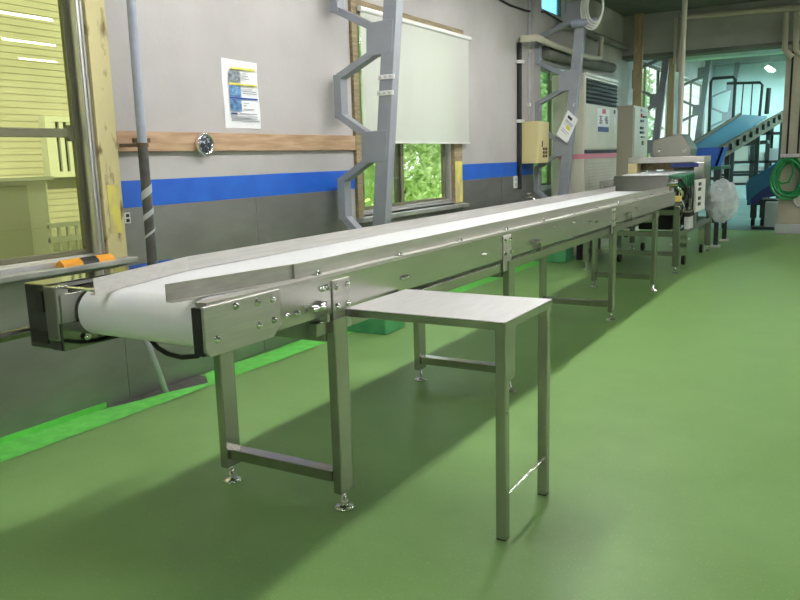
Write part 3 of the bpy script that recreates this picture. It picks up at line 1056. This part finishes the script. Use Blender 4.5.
# control cabinet beside it
CX0, CX1, CY0, CY1 = -3.72, -3.2, 13.12, 14.12
cb = thing('control_cabinet', (-3.46, 13.6, 0), 'tall beige control cabinet with a column of small switches', 'cabinet')
bx(CX0, CX1, CY0, CY1, .05, 2.16).build('case', 'cabinet_beige', cb, .012)
bx(CX1, CX1 + .012, CY0 + .03, CY1 - .02, .12, 2.13).build('door', 'cabinet_beige', cb, .006)
bx(CX0 + .05, CX1 - .05, CY0 + .05, CY1 - .05, 0, .05).build('plinth', 'grille_dark', cb)
for px, py, m, w, h in ((641.5, 115.5, 'print_red', .10, .06), (644.5, 117, 'grille_dark', .22, .035), (642, 121, 'grille_dark', .2, .04), (641.5, 128, 'grille_dark', .2, .04),
                        (641.5, 132.5, 'grille_dark', .24, .035), (642.5, 137, 'grille_dark', .24, .02), (642.5, 143, 'wood_dark', .12, .07), (643, 110.5, 'tape_grey', .3, .04)):
    p = onX(px, py, CX1 + .014)
    bx(CX1 + .012, CX1 + .03, p.y - w / 2, p.y + w / 2, p.z - h / 2, p.z + h / 2).build('switch', m, cb, .004)

# timber and conduit risers
a, b_ = onY(637, 8, 14.35), onY(634, 106, 14.35)
rz = thing('timber_riser', (-3.35, 14.35, 2.17), 'pale timber riser rising from the control cabinet to the ceiling', 'post')
a2 = onY(638, 17, 14.30)
b2 = onY(634, 108, 14.05)
MB().bar((-3.36, 14.02, 2.175), (a2.x, 14.38, CEIL), .15, .06, (0, 1, 0)).build('batten', 'timber_post', rz, .005)
a, b_ = onY(682.5, 0, 11.6), onY(679.5, 134, 11.6)
pipe('drop_pipe', [(b_.x, 11.6, b_.z), (b_.x + .01, 11.6, CEIL)], .035, 'cream_pipe', 'cream vertical pipe dropping from the ceiling onto the steel hood', 'pipe')
for px0, py0, px1, py1, w, lab in ((672.5, 55, 671, 140, .10, 'narrow timber post standing before the back hall window'),):
    a, b_ = onY(px0, py0, 14.9), onY(px1, py1, 14.9)
    t = thing('timber_post', (b_.x, 14.9, 0), lab, 'post')
    MB().bar((b_.x, 14.9, 0), (a.x, 14.9, 3.04), w, .08, (0, 1, 0)).build('batten', 'timber_post', t)
hp0, hp1 = onY(681, 17, PART - .12), onY(806, 7.5, PART - .12)
pipe('header_pipe', [(hp0.x, PART - .12, hp0.z - .9), (hp0.x, PART - .12, hp0.z), (hp1.x + 1.2, PART - .12, hp1.z - .02)], .05, 'cream_pipe', 'cream pipe running along the top of the header beam')
e0, e1 = onY(676, 18, PART - .12), onY(675, 58, PART - .12)
pipe('riser_pipe', [(e1.x, PART - .12, e1.z - .1), (e0.x, PART - .12, e0.z)], .03, 'cream_pipe', 'short cream riser against the left of the header beam')
for px, lab in ((784.5, 'cream dropper pipe bending at the pillar top beside another'), (795.5, 'outer cream dropper pipe on the pillar joined to header pipe')):
    e0, e1 = onY(px + 2, 12, PART - .12), onY(px, 50, PART - .12)
    pipe('dropper_pipe', [(e0.x, PART - .12, e0.z), (e1.x, PART - .12, e1.z), (e1.x + .12, PART - .12, e1.z - .12)], .045, 'cream_pipe', lab)

# ------------------------------------------------------------------ pillar with the coiled hose
PX0 = -1.17
pi_ = thing('steel_pillar', (-.85, 14.45, 0), 'beige pillar with dark grooves and a coiled green hose on it', 'pillar')
bx(-1.10, -.55, 14.40, 14.62, .16, 3.04).build('shaft', 'pillar_paint', pi_, .01)
bx(-1.12, -.55, 14.36, 14.64, 0, .16).build('base', 'tape_grey', pi_, .01)
for xx in (-1.02, -.86):
    bx(xx, xx + .03, 14.394, 14.401, 1.2, 3.03).build('groove', 'rubber_black', pi_)
hc = onY(789, 176, 14.30)
hs = thing('garden_hose', hc, 'green rubber hose coiled on the pillar hook', 'hose')
random.seed(3)
for k in range(8):
    rx, rz_ = random.uniform(.17, .25), random.uniform(.25, .33)
    ox, oz = random.uniform(-.02, .02), random.uniform(-.06, .02)
    yk = 14.365 - .016 * k
    tl_ = random.uniform(-.12, .12)
    MB().tube([(hc.x + ox + rx * math.cos(t) * (1 - .15 * math.sin(t)) + tl_ * .2 * math.sin(t), yk + .006 * math.sin(3 * t), hc.z + oz + rz_ * math.sin(t)) for t in np.linspace(0, 2 * math.pi, 33)[:-1]], .019, 8, True).build('hose_turn', 'hose_green', hs)
MB().tube([(hc.x - .18, 14.26, hc.z - .05), (hc.x - .10, 14.25, hc.z - .12), (hc.x, 14.25, hc.z - .1), (hc.x + .06, 14.25, hc.z + .05), (hc.x + .04, 14.27, hc.z + .24)], .016, 8).build('hose_tail', 'hose_green', hs)
MB().bar((hc.x - .14, 14.30, hc.z + .33), (hc.x + .14, 14.30, hc.z + .33), .16, .06).build('hose_hook', 'chrome', hs)
fa, fb = onY(794, 195, 14.33), onY(799, 205, 14.33)
MB().tube([(fa.x, 14.38, fa.z + .25), (fa.x, 14.38, fb.z + .05), (fa.x + .05, 14.38, fb.z - .02), (fa.x + .12, 14.38, fb.z - .02), (fa.x + .15, 14.38, fb.z + .05)], .018, 8).build('drain_pipe', 'tape_grey', pi_)

bq = onZ(571, 263)
bk = thing('black_crate', (bq.x - .3, bq.y + .2, 0), 'black crate on the floor by the wall beyond the second column', 'crate')
cr_ = MB()
X0, X1, Y0, Y1 = max(bq.x - .5, -3.18), bq.x + .05, 10.12, 11.0
cr_.box(X0, X1, Y0, Y1, .0, .03)
for a_ in ((X0, X1, Y0, Y0 + .02), (X0, X1, Y1 - .02, Y1), (X0, X0 + .02, Y0, Y1), (X1 - .02, X1, Y0, Y1)):
    cr_.box(*a_, .03, .36)
cr_.build('tub', 'rubber_black', bk, .005)
bx(X0 - .02, X1 + .02, Y0 - .02, Y0 + .0, .32, .36).build('rim', 'rubber_black', bk)
bx(X1, X1 + .02, Y0, Y1, .32, .36).build('rim', 'rubber_black', bk)

# ------------------------------------------------------------------ infeed machine behind the conveyor
mc = thing('inspection_machine', (-2.27, 10.2, 0), 'stainless inspection machine with short white belt and tunnel bridge', 'machine')
MX0, MX1, MY0, MY1 = -2.83, -1.70, 9.24, 11.6
for x in (MX0 + .04, MX1 - .04):
    for y in (MY0 + .04, MY1 - .04):
        lg = bx(x - .035, x + .035, y - .035, y + .035, .09, .78).build('leg', 'steel_leg', mc, .004)
        part_at('levelling_foot', FOOT, lg, (x, y, 0.005))
for y in (MY0 + .04, MY1 - .04):
    bx(MX0 + .07, MX1 - .07, y - .03, y + .03, .43, .49).build('frame_bar', 'steel_leg', mc)
    bx(MX0 + .07, MX1 - .07, y - .03, y + .03, .68, .74).build('frame_bar', 'steel_leg', mc)
for x in (MX0 + .04, MX1 - .04):
    bx(x - .03, x + .03, MY0 + .07, MY1 - .07, .43, .49).build('frame_bar', 'steel_leg', mc)
    bx(x - .03, x + .03, MY0 + .07, MY1 - .07, .68, .74).build('frame_bar', 'steel_leg', mc)
bx(MX0 + .05, MX1 - .05, MY0 + .3, MY0 + .36, .17, .22).build('frame_bar', 'steel_leg', mc)
bx(MX0 + .04, MX1 - .04, MY0 + .02, MY1, .78, .84).build('deck', 'steel', mc, .004)
bx(MX0 + .10, -2.30, MY0 + .20, MY1 - .4, .50, .68).build('motor_case', 'grille_dark', mc, .01)
bx(-2.2, MX1 - .12, MY0 + .15, MY1 - .6, .50, .68).build('relay_case', 'rubber_black', mc, .01)
bx(-2.36, -1.85, MY0 - .04, 10.9, 1.02, 1.13).build('belt_frame', 'steel', mc, .006)
bx(-2.355, -1.855, MY0 - .045, 10.9, 1.131, 1.150).build('white_belt', 'belt_white', mc, .008)
for y in (MY0 + .1, 10.7):
    bx(-2.3, -2.24, y, y + .06, .84, 1.03).build('belt_support', 'steel_leg', mc)
    bx(-1.96, -1.90, y, y + .06, .84, 1.03).build('belt_support', 'steel_leg', mc)
# tunnel bridge with the blue stripe
BY = 10.35
bx(-2.58, -1.64, BY, BY + .5, 1.26, 1.335).build('bridge', 'guard_steel', mc, .008)
bx(-2.58, -2.46, BY, BY + .5, .84, 1.26).build('bridge_side', 'cream_box', mc, .008)
bx(-1.76, -1.64, BY, BY + .5, .84, 1.26).build('bridge_side', 'steel', mc, .008)
bx(-2.46, -1.76, BY + .2, BY + .5, 1.17, 1.26).build('tunnel_curtain', 'wood_dark', mc)
b0, b1 = onY(671, 163.5, BY - .003), onY(698.5, 167, BY - .003)
bx(b0.x, b1.x, BY - .004, BY + .002, b1.z, b0.z).build('blue_strip', 'print_navy', mc)
# hood
p = [onY(653, 157, BY + .1), onY(690.5, 157, BY + .1), onY(692, 148, BY + .1), onY(683, 134, BY + .1), onY(676, 134.5, BY + .1), onY(654, 140, BY + .1)]
p = [(q.x, BY + .05, q.z) for q in p]
p[0] = (p[0][0], p[0][1], 1.335)
p[1] = (p[1][0], p[1][1], 1.335)
hood = MB().prism(p, (0, .45, 0)).build('hood', 'steel_leg', mc, .008)
for px in (658.5, 684):
    q = onY(px, 150.5, BY + .04)
    part_at('hex_bolt', HEX, hood, (q.x, BY + .05, q.z), (0, 0, R(-90))).scale = (1.8, 1.8, 1.8)
# drive clutter on the room side
gm = bx(-1.84, -1.68, 9.32, 10.0, .99, 1.14).build('gear_motor', 'machine_green', mc, .02)
for k in range(6):
    bx(-1.685, -1.668, 9.36 + .1 * k, 9.39 + .1 * k, 1.0, 1.13).build('cooling_fin', 'machine_green', gm)
MB().cyl((-1.86, 9.20, 1.06), (-1.72, 9.20, 1.06), .05, n=16).build('roller', 'chrome', mc)
MB().tube([(-1.74, 9.22, 1.0), (-1.69, 9.25, .95), (-1.69, 9.3, .9), (-1.74, 9.35, .86)], .015, 8).build('air_line', 'chrome', mc)
MB().tube([(-1.72, 9.26, 1.1), (-1.66, 9.3, 1.0), (-1.68, 9.42, .92), (-1.72, 9.5, .85)], .018, 8).build('air_line', 'grille_dark', mc)
bx(-1.85, -1.70, 9.21, 9.30, .84, .90).build('yellow_terminal', 'sticker_yellow', mc, .006)
bx(-1.80, -1.70, 9.55, 9.95, .84, .98).build('drive_block', 'grille_dark', mc, .01)
cq0, cq1 = onX(697, 180, -1.63), onX(704.5, 209, -1.63)
cpan = bx(-1.66, -1.63, cq0.y, cq1.y, cq1.z, cq0.z).build('operator_panel', 'white_plastic', mc, .005)
for k, zz in enumerate((.24, .42, .7, .86)):
    zc = cq1.z + (cq0.z - cq1.z) * zz
    bx(-1.63, -1.622, cq0.y + .12, cq0.y + .28, zc - .02, zc + .02).build('panel_key', 'grille_dark', cpan, .003)
bx(-1.70, -1.66, cq0.y + .1, cq0.y + .25, .5, .9).build('panel_arm', 'steel_leg', mc)
for k in range(3):
    yy = 9.34 + .10 * k
    MB().cyl((-1.64, yy, .52), (-1.64, yy, .66), .032, n=14).build('air_filter', 'tape_grey', mc)
    MB().cyl((-1.64, yy, .66), (-1.64, yy, .71), .038, n=14).build('regulator', 'rubber_black', mc)
bx(-1.70, -1.61, 9.30, 9.60, .71, .73).build('filter_bracket', 'steel_leg', mc)
for y in (10.1, 11.4):
    for x in (-2.6, -1.8):
        ca = MB().cyl((x - .02, y, .06), (x + .02, y, .06), .06, n=18).build('caster', 'rubber_black', mc)
        bx(x - .04, x + .04, y - .05, y + .05, .12, .43).build('caster_fork', 'chrome', ca)
random.seed(21)
for k in range(9):
    x0, y0 = -1.72 + random.uniform(-.06, .03), 9.3 + random.uniform(0, .7)
    MB().tube([(x0, y0, 1.0), (x0 + random.uniform(-.03, .05), y0 + .05, .9), (x0 + random.uniform(-.02, .06), y0 + random.uniform(-.1, .1), .78), (x0 - .02, y0 + .1, .62), (x0 - .06, y0 + .15, .50)], .012, 6).build('cable', ('rubber_black', 'chrome', 'grille_dark')[k % 3], mc)

# plastic wrapped round sensor head on an arm
ps = onY(722, 201, 10.75)
wrapd = thing('wrapped_disc', (ps.x, ps.y, ps.z - .25), 'round fitting wrapped in crinkled clear plastic beside the machine', 'wrapped part')
random.seed(5)
sv, sf_ = [], []
NU, NV = 22, 16
ax = Vector((.35, -1, 0)).normalized()
e1_ = Vector((1, .35, 0)).normalized()
for j in range(NV + 1):
    th = math.pi * j / NV
    for i in range(NU):
        ph = 2 * math.pi * i / NU
        k = 1 + .07 * math.sin(5 * ph + 3 * th) + random.uniform(-.09, .07)
        v = e1_ * (.205 * k * math.sin(th) * math.cos(ph)) + Vector((0, 0, 1)) * (.262 * k * math.cos(th)) + ax * (.10 * k * math.sin(th) * math.sin(ph))
        sv.append(ps + v)
for j in range(NV):
    for i in range(NU):
        sf_.append((j * NU + i, (j + 1) * NU + i, (j + 1) * NU + (i + 1) % NU, j * NU + (i + 1) % NU))
MB().add(sv, sf_, False).build('plastic_wrap', 'plastic_film', wrapd)
MB().lathe([(0, -.03), (.15, -.03), (.16, 0), (.15, .03), (0, .03)], ps, ax, 20).build('inner_disc', 'tape_grey', wrapd)
MB().bar(ps + Vector((-.02, .05, 0)), (-1.72, ps.y + .1, ps.z - .02), .05, .05).build('arm', 'drum_navy', wrapd)

# table frame in front of the back hall, feet showing under the machine
fr_ = thing('transfer_stand', (-1.9, 12.4, 0), 'dark steel transfer stand with blue tray behind the machine', 'stand')
for x in (-2.30, -1.72):
    for y in (12.15, 13.0):
        bx(x - .03, x + .03, y - .03, y + .03, .03, 1.12).build('leg', 'dark_steel', fr_)
        bx(x - .06, x + .06, y - .06, y + .06, 0, .03).build('foot_plate', 'white_plastic', fr_)
bx(-2.34, -1.68, 12.1, 13.05, 1.12, 1.17).build('frame_top', 'machine_green', fr_, .006)
bx(-2.30, -1.72, 12.12, 12.2, .35, .41).build('lower_bar', 'dark_steel', fr_)
tr_ = MB()
ql, qr, qb = onY(692, 148, 12.15), onY(724, 146.5, 12.15), onY(698, 158, 12.15)
xa, xb, zt, zb = ql.x, qr.x, ql.z, 1.17
for y0 in (12.15, 12.57):
    tr_.prism([(xa + .05, y0, zb), (xb - .08, y0, zb), (xb, y0, zt), (xa, y0, zt)], (0, .03, 0))
tr_.prism([(xa + .05, 12.15, zb), (xa + .08, 12.15, zb), (xa + .03, 12.15, zt), (xa, 12.15, zt)], (0, .45, 0))
tr_.prism([(xb - .11, 12.15, zb), (xb - .08, 12.15, zb), (xb, 12.15, zt), (xb - .03, 12.15, zt)], (0, .45, 0))
tr_.build('blue_tray', 'tray_blue', fr_)

# ------------------------------------------------------------------ back hall machinery
iv = thing('inclined_conveyor', (-2.2, 17, 0), 'inclined conveyor with pale blue belt climbing into the back hall', 'conveyor')
A, B_, C_, D_ = onY(690, 148, 14.3), onY(714, 150, 14.3), onY(767, 116, 20.5), onY(743, 114.5, 20.5)
MB().prism([A, B_, C_, D_], (0, 0, -.04)).build('belt', 'conveyor_blue', iv)
S0, S1 = onY(715, 151.5, 14.3), onY(797, 103, 20.8)
MB().bar(S0 + Vector((.02, 0, -.06)), S1 + Vector((.02, 0, -.10)), .06, .22).build('side_frame', 'frame_brown', iv)
MB().bar(A + Vector((-.05, 0, -.02)), D_ + Vector((-.05, 0, -.02)), .05, .12).build('side_frame', 'frame_brown', iv)
for k in range(14):
    q = S0 + (S1 - S0) * ((k + .5) / 14)
    MB().cyl(q + Vector((.05, 0, -.04)), q + Vector((.10, 0, -.04)), .06, n=12).build('idler_roller', 'dark_steel', iv)
for f in (.12, .45, .78):
    q = S0 + (S1 - S0) * f
    bx(q.x - .04, q.x + .04, q.y - .04, q.y + .04, .006, q.z - .15).build('post', 'dark_steel', iv)
    q2 = A + (D_ - A) * f
    bx(q2.x - .04, q2.x + .04, q2.y - .04, q2.y + .04, .006, q2.z - .1).build('post', 'dark_steel', iv)
    MB().bar((q.x, q.y, .9), (q2.x, q2.y, .9), .05, .05).build('brace', 'dark_steel', iv)

hr = thing('handrail', onY(735, 120, 19.4), 'dark tubular handrail with two hoops above the inclined conveyor', 'handrail')


def rail_px(pts, r, name):
    MB().tube([onY(x, y, 19.4) for x, y in pts], r, 8).build(name, 'dark_steel', hr)


rail_px([(709, 133), (711, 82), (713, 78.5), (733, 77), (735.5, 79.5), (733, 119)], .035, 'hoop')
rail_px([(727, 83.5), (760, 82.5), (762.5, 85), (759.5, 116)], .03, 'hoop')
rail_px([(743.5, 84), (741, 115)], .014, 'baluster')
rail_px([(752.5, 84), (750.5, 115)], .014, 'baluster')
rail_px([(769, 88), (766.5, 114)], .05, 'post')
bb = onY(735, 125, 19.4)
MB().bar((onY(709, 133, 19.4).x - .1, 19.4, bb.z - .50), (onY(770, 116, 19.4).x, 19.4, bb.z - .40), .5, .08).build('walkway', 'dark_steel', hr)
for px in (711, 722):
    q = onY(px, 130, 19.4)
    bx(q.x - .04, q.x + .04, 19.36, 19.44, .006, q.z - .05).build('support_post', 'dark_steel', hr)

# blue curved tail of a second conveyor with casters
bd = thing('blue_conveyor_tail', (-1.35, 15.6, 0), 'curved blue conveyor tail on casters beside the pillar', 'conveyor')
YD = 15.4
prof = []
for px, py in ((745.5, 184), (749, 179), (760, 173), (772, 165), (782, 158), (790, 154), (790, 192), (776, 192), (764, 196), (756, 203), (750, 205.5), (746, 200)):
    q = onY(px, py, YD)
    prof.append((q.x, YD, q.z))
MB().prism(prof, (0, .55, 0)).build('curved_shell', 'drum_navy', bd, .03)
prof2 = []
for px, py in ((751, 199), (760, 191), (771, 184.5), (784, 182), (784, 195), (764, 198), (756, 204.5), (751, 205.5)):
    q = onY(px, py, YD - .02)
    prof2.append((q.x, YD - .02, q.z))
MB().prism(prof2, (0, .02, 0)).build('dark_side', 'print_navy', bd)
for px in (748, 758, 766):
    q = onZ(px, 225, .1)
    c_ = MB().cyl((q.x - .03, YD + .1, .09), (q.x + .03, YD + .1, .09), .085, n=16).build('caster', 'rubber_black', bd)
    bx(q.x - .05, q.x + .05, YD + .05, YD + .15, .17, .40).build('caster_fork', 'dark_steel', c_)
bx(onY(746, 215, YD).x, onY(782, 215, YD).x, YD + .05, YD + .5, .40, .50).build('base_frame', 'dark_steel', bd)
q0, q1 = onY(765.5, 202, 15.0), onY(777, 229, 15.0)
bo = thing('steel_bin', (q0.x + .1, 15.1, 0), 'grey upright steel box on a dark base beside the pillar foot', 'box')
bx(q0.x, q1.x, 14.98, 15.2, .05, q0.z).build('body', 'tape_grey', bo, .01)
bx(q0.x - .2, q1.x + .05, 14.92, 15.26, 0.0062, .05).build('base_plate', 'dark_steel', bo)

# rack of pale trays against the far wall, behind the incline
rk = thing('storage_rack', (-2.4, 22.6, 0), 'dark storage rack with pale parts trays below the inclined belt', 'rack')
for px in (728.5, 752, 767):
    q = onY(px, 160, 21.8)
    bx(q.x - .05, q.x + .05, 21.75, 21.85, .006, 2.0).build('upright', 'dark_steel', rk)
    bx(q.x - .05, q.x + .05, 22.5, 22.6, .006, 2.0).build('upright', 'dark_steel', rk)
xl, xr = onY(728, 160, 21.8).x, onY(790, 160, 21.8).x
for z in (.5, 1.05, 1.75):
    bx(xl, xr, 21.75, 22.6, z, z + .06).build('shelf', 'dark_steel', rk)
for i, (px, z, w, h, m) in enumerate(((738, 1.111, .5, .5, 'white_plastic'), (739, .561, .6, .45, 'white_plastic'), (759, 1.111, .26, .22, 'white_plastic'), (762, .561, .36, .4, 'tape_grey'), (776, 1.111, .36, .3, 'tape_grey'))):
    q = onY(px, 160, 21.9)
    tt_ = thing('parts_tray', (q.x, 22.1, z), ('large white tray standing upright on the middle rack shelf', 'wide white tray on the lowest rack shelf', 'small white tray on the middle rack shelf',
                                              'grey tray on the lowest rack shelf', 'grey tray on the middle rack shelf')[i], 'tray', 'trays on the storage rack')
    b = MB()
    b.box(q.x - w / 2, q.x + w / 2, 21.8, 22.4, z + .001, z + .03)
    b.box(q.x - w / 2, q.x + w / 2, 21.8, 21.83, z + .03, z + h)
    b.box(q.x - w / 2, q.x + w / 2, 22.37, 22.4, z + .03, z + h)
    b.box(q.x - w / 2, q.x - w / 2 + .03, 21.83, 22.37, z + .03, z + h)
    b.box(q.x + w / 2 - .03, q.x + w / 2, 21.83, 22.37, z + .03, z + h)
    b.build('tub', m, tt_, .006)
    bx(q.x - w / 2 - .015, q.x + w / 2 + .015, 21.785, 21.80, z + h - .04, z + h).build('rim', m, tt_)

# ------------------------------------------------------------------ outdoors
gr = struct(bx(-30, XW - .17, -12, 45, -.25, -.15).build('ground_outside', 'grass_ground'))
bx(-6.6, XW - .2, -8, 5.0, -.15, -.145).build('gravel_strip', 'gravel', gr)
XH = -6.4
hsx = thing('neighbour_house', (XH - 2, 1.0, -.15), 'pale clapboard house seen through the amber window', 'house')
wb = MB()
z = -.15
while z < 5.5:
    wb.prism([(XH, -6.5, z), (XH + .006, -6.5, z), (XH + .002, -6.5, z + .058), (XH, -6.5, z + .058)], (0, 13.0, 0))
    z += .058
wb.box(XH - 3.5, XH, -6.5, 6.5, -.15, 5.5)
tag(wb.build('clapboards', 'siding', hsx), kind='stuff')
MB().prism([(XH + .6, -7, 5.45), (XH + .6, -7, 5.6), (XH - 1.7, -7, 6.8), (XH - 4.1, -7, 5.6), (XH - 4.1, -7, 5.45)], (0, 14, 0)).build('roof', 'outdoor_grey', hsx)
g0, g1 = onX(40, 116, XH + .03), onX(92, 176, XH + .03)
wn = bx(XH, XH + .03, g0.y + .03, g1.y - .03, g1.z + .03, g0.z - .03).build('window', 'outdoor_glass', hsx)
for a, b_, c, d in ((g0.y, g0.y + .06, g1.z, g0.z), (g1.y - .06, g1.y, g1.z, g0.z), (g0.y + .06, g1.y - .06, g1.z, g1.z + .05), (g0.y + .06, g1.y - .06, g0.z - .05, g0.z)):
    bx(XH, XH + .09, a, b_, c, d).build('window_frame', 'outdoor_white', wn)
nbar = 6
for k in range(1, nbar):
    yy = g0.y + (g1.y - g0.y) * k / nbar
    bx(XH + .06, XH + .085, yy - .022, yy + .022, g1.z + .05, g0.z - .05).build('security_bar', 'outdoor_white', wn)
# low white railing
f0, f1 = onX(48, 226, XH + .7), onX(112, 262, XH + .7)
rl = thing('white_railing', (XH + .7, (f0.y + f1.y) / 2, -.145), 'low white railing in front of the clapboard house', 'railing')
top = f0.z
for zz in (top, top - .12, .05):
    bx(XH + .68, XH + .72, f0.y, f1.y + .5, zz - .02, zz + .02).build('rail', 'outdoor_white', rl)
yy = f0.y
while yy < f1.y + .5:
    bx(XH + .69, XH + .71, yy, yy + .02, -.145, top).build('baluster', 'outdoor_white', rl)
    yy += .085
k0, k1 = onX(-30, 183, XH + .5), onX(46, 178, XH + .5)  # cabinet shape made up for a reflection of the room in the pane
kb = thing('reflection_cabinet', (XH + .25, (k0.y + k1.y) / 2, -.145), 'pale cabinet shape with a darker door standing in for a window reflection', 'cabinet')
bx(XH + .03, XH + .5, k0.y, k1.y, -.145, k0.z).build('body', 'outdoor_white', kb, .01)
bx(XH + .5, XH + .52, k0.y + .06, onX(25, 183, XH + .5).y, -.1, k0.z - .04).build('door', 'outdoor_grey', kb, .005)
bx(XH + .03, XH + .56, k0.y - .05, k1.y + .03, k0.z, k0.z + .03).build('lid', 'outdoor_white', kb)


def leaf_mesh(name, m, rx, ry, rz, count, size, seed):
    rng = np.random.RandomState(seed)
    d = rng.normal(size=(count, 3))
    d /= np.linalg.norm(d, axis=1)[:, None]
    rad = rng.uniform(.45, 1.0, count) ** .5
    lump = 1 + .22 * np.sin(d[:, 0] * 5 + seed) * np.cos(d[:, 2] * 6) + .15 * np.sin(d[:, 1] * 9)
    c = d * (rad * lump)[:, None] * np.array([rx, ry, rz]) + np.array([0, 0, rz * 1.05])
    b = MB()
    vs, fs = [], []
    for i in range(count):
        a = rng.normal(size=3)
        a /= np.linalg.norm(a)
        t = np.cross(a, rng.normal(size=3))
        t /= np.linalg.norm(t)
        s = size * rng.uniform(.6, 1.3)
        o = len(vs)
        vs += [c[i] - a * s, c[i] + t * s * .45, c[i] + a * s, c[i] - t * s * .45]
        fs.append((o, o + 1, o + 2, o + 3))
    me = bpy.data.meshes.new(name)
    me.from_pydata([tuple(v) for v in vs], [], fs)
    me.materials.append(MATS[m])
    me.update()
    return me


LEAF = [leaf_mesh('foliage', 'leaf', 1.0, 1.15, 1.5, 5200, .10, 1), leaf_mesh('foliage', 'leaf_dark', 1.1, 1.3, 2.1, 6000, .11, 2)]


def shrub(x, y, kind, sc, label, z0=-.15):
    t = thing('shrub', (x, y, z0), label, 'shrub', 'greenery outside the left windows')
    o = bpy.data.objects.new('foliage', LEAF[kind])
    COL.objects.link(o)
    o.parent = t
    o.location = (0, 0, .1)
    o.scale = (sc, sc, sc)
    MB().cyl((x, y, z0), (x + .05, y, z0 + 1.2 * sc), .05 * sc, .02 * sc, 8).build('stem', 'bark', t)
    return t


random.seed(11)
for i, (x, y, k, sc, lab) in enumerate((
        (-9.0, 9.3, 0, 1.0, 'bright round shrub outside the garden window, first beyond the clapboard house'),
        (-9.6, 12.4, 1, 1.0, 'tall darker shrub filling the middle of the garden window view'),
        (-9.0, 15.6, 0, 1.1, 'bright shrub at the far edge of the garden window view'),
        (-12.6, 17.8, 1, 1.25, 'tall dark tree standing behind the garden shrubs'),
        (-7.4, 19.4, 0, 1.0, 'bright shrub outside the green film window'),
        (-7.8, 22.8, 1, 1.0, 'dark shrub outside the near end of the back hall window'),
        (-7.6, 26.4, 0, 1.15, 'bright shrub seen between lattice columns through the back hall window'),
        (-8.0, 30.6, 1, 1.15, 'dark shrub outside the last back hall window'))):
    shrub(x, y, k, sc, lab)
gb = np.random.RandomState(4)
gv, gf = [], []
for i in range(5000):
    x, y = gb.uniform(-8.5, -4.3), gb.uniform(6.8, 15)
    h, w = gb.uniform(.15, .45), .02
    dx, dy = gb.uniform(-.12, .12, 2)
    o = len(gv)
    gv += [(x - w, y - w, -.15), (x + w, y + w, -.15), (x + dx, y + dy, -.15 + h)]
    gf.append((o, o + 1, o + 2))
tag(MB().add(gv, gf).build('grass', 'leaf'), 'tall bright grass growing outside the garden window', 'grass', kind='stuff')
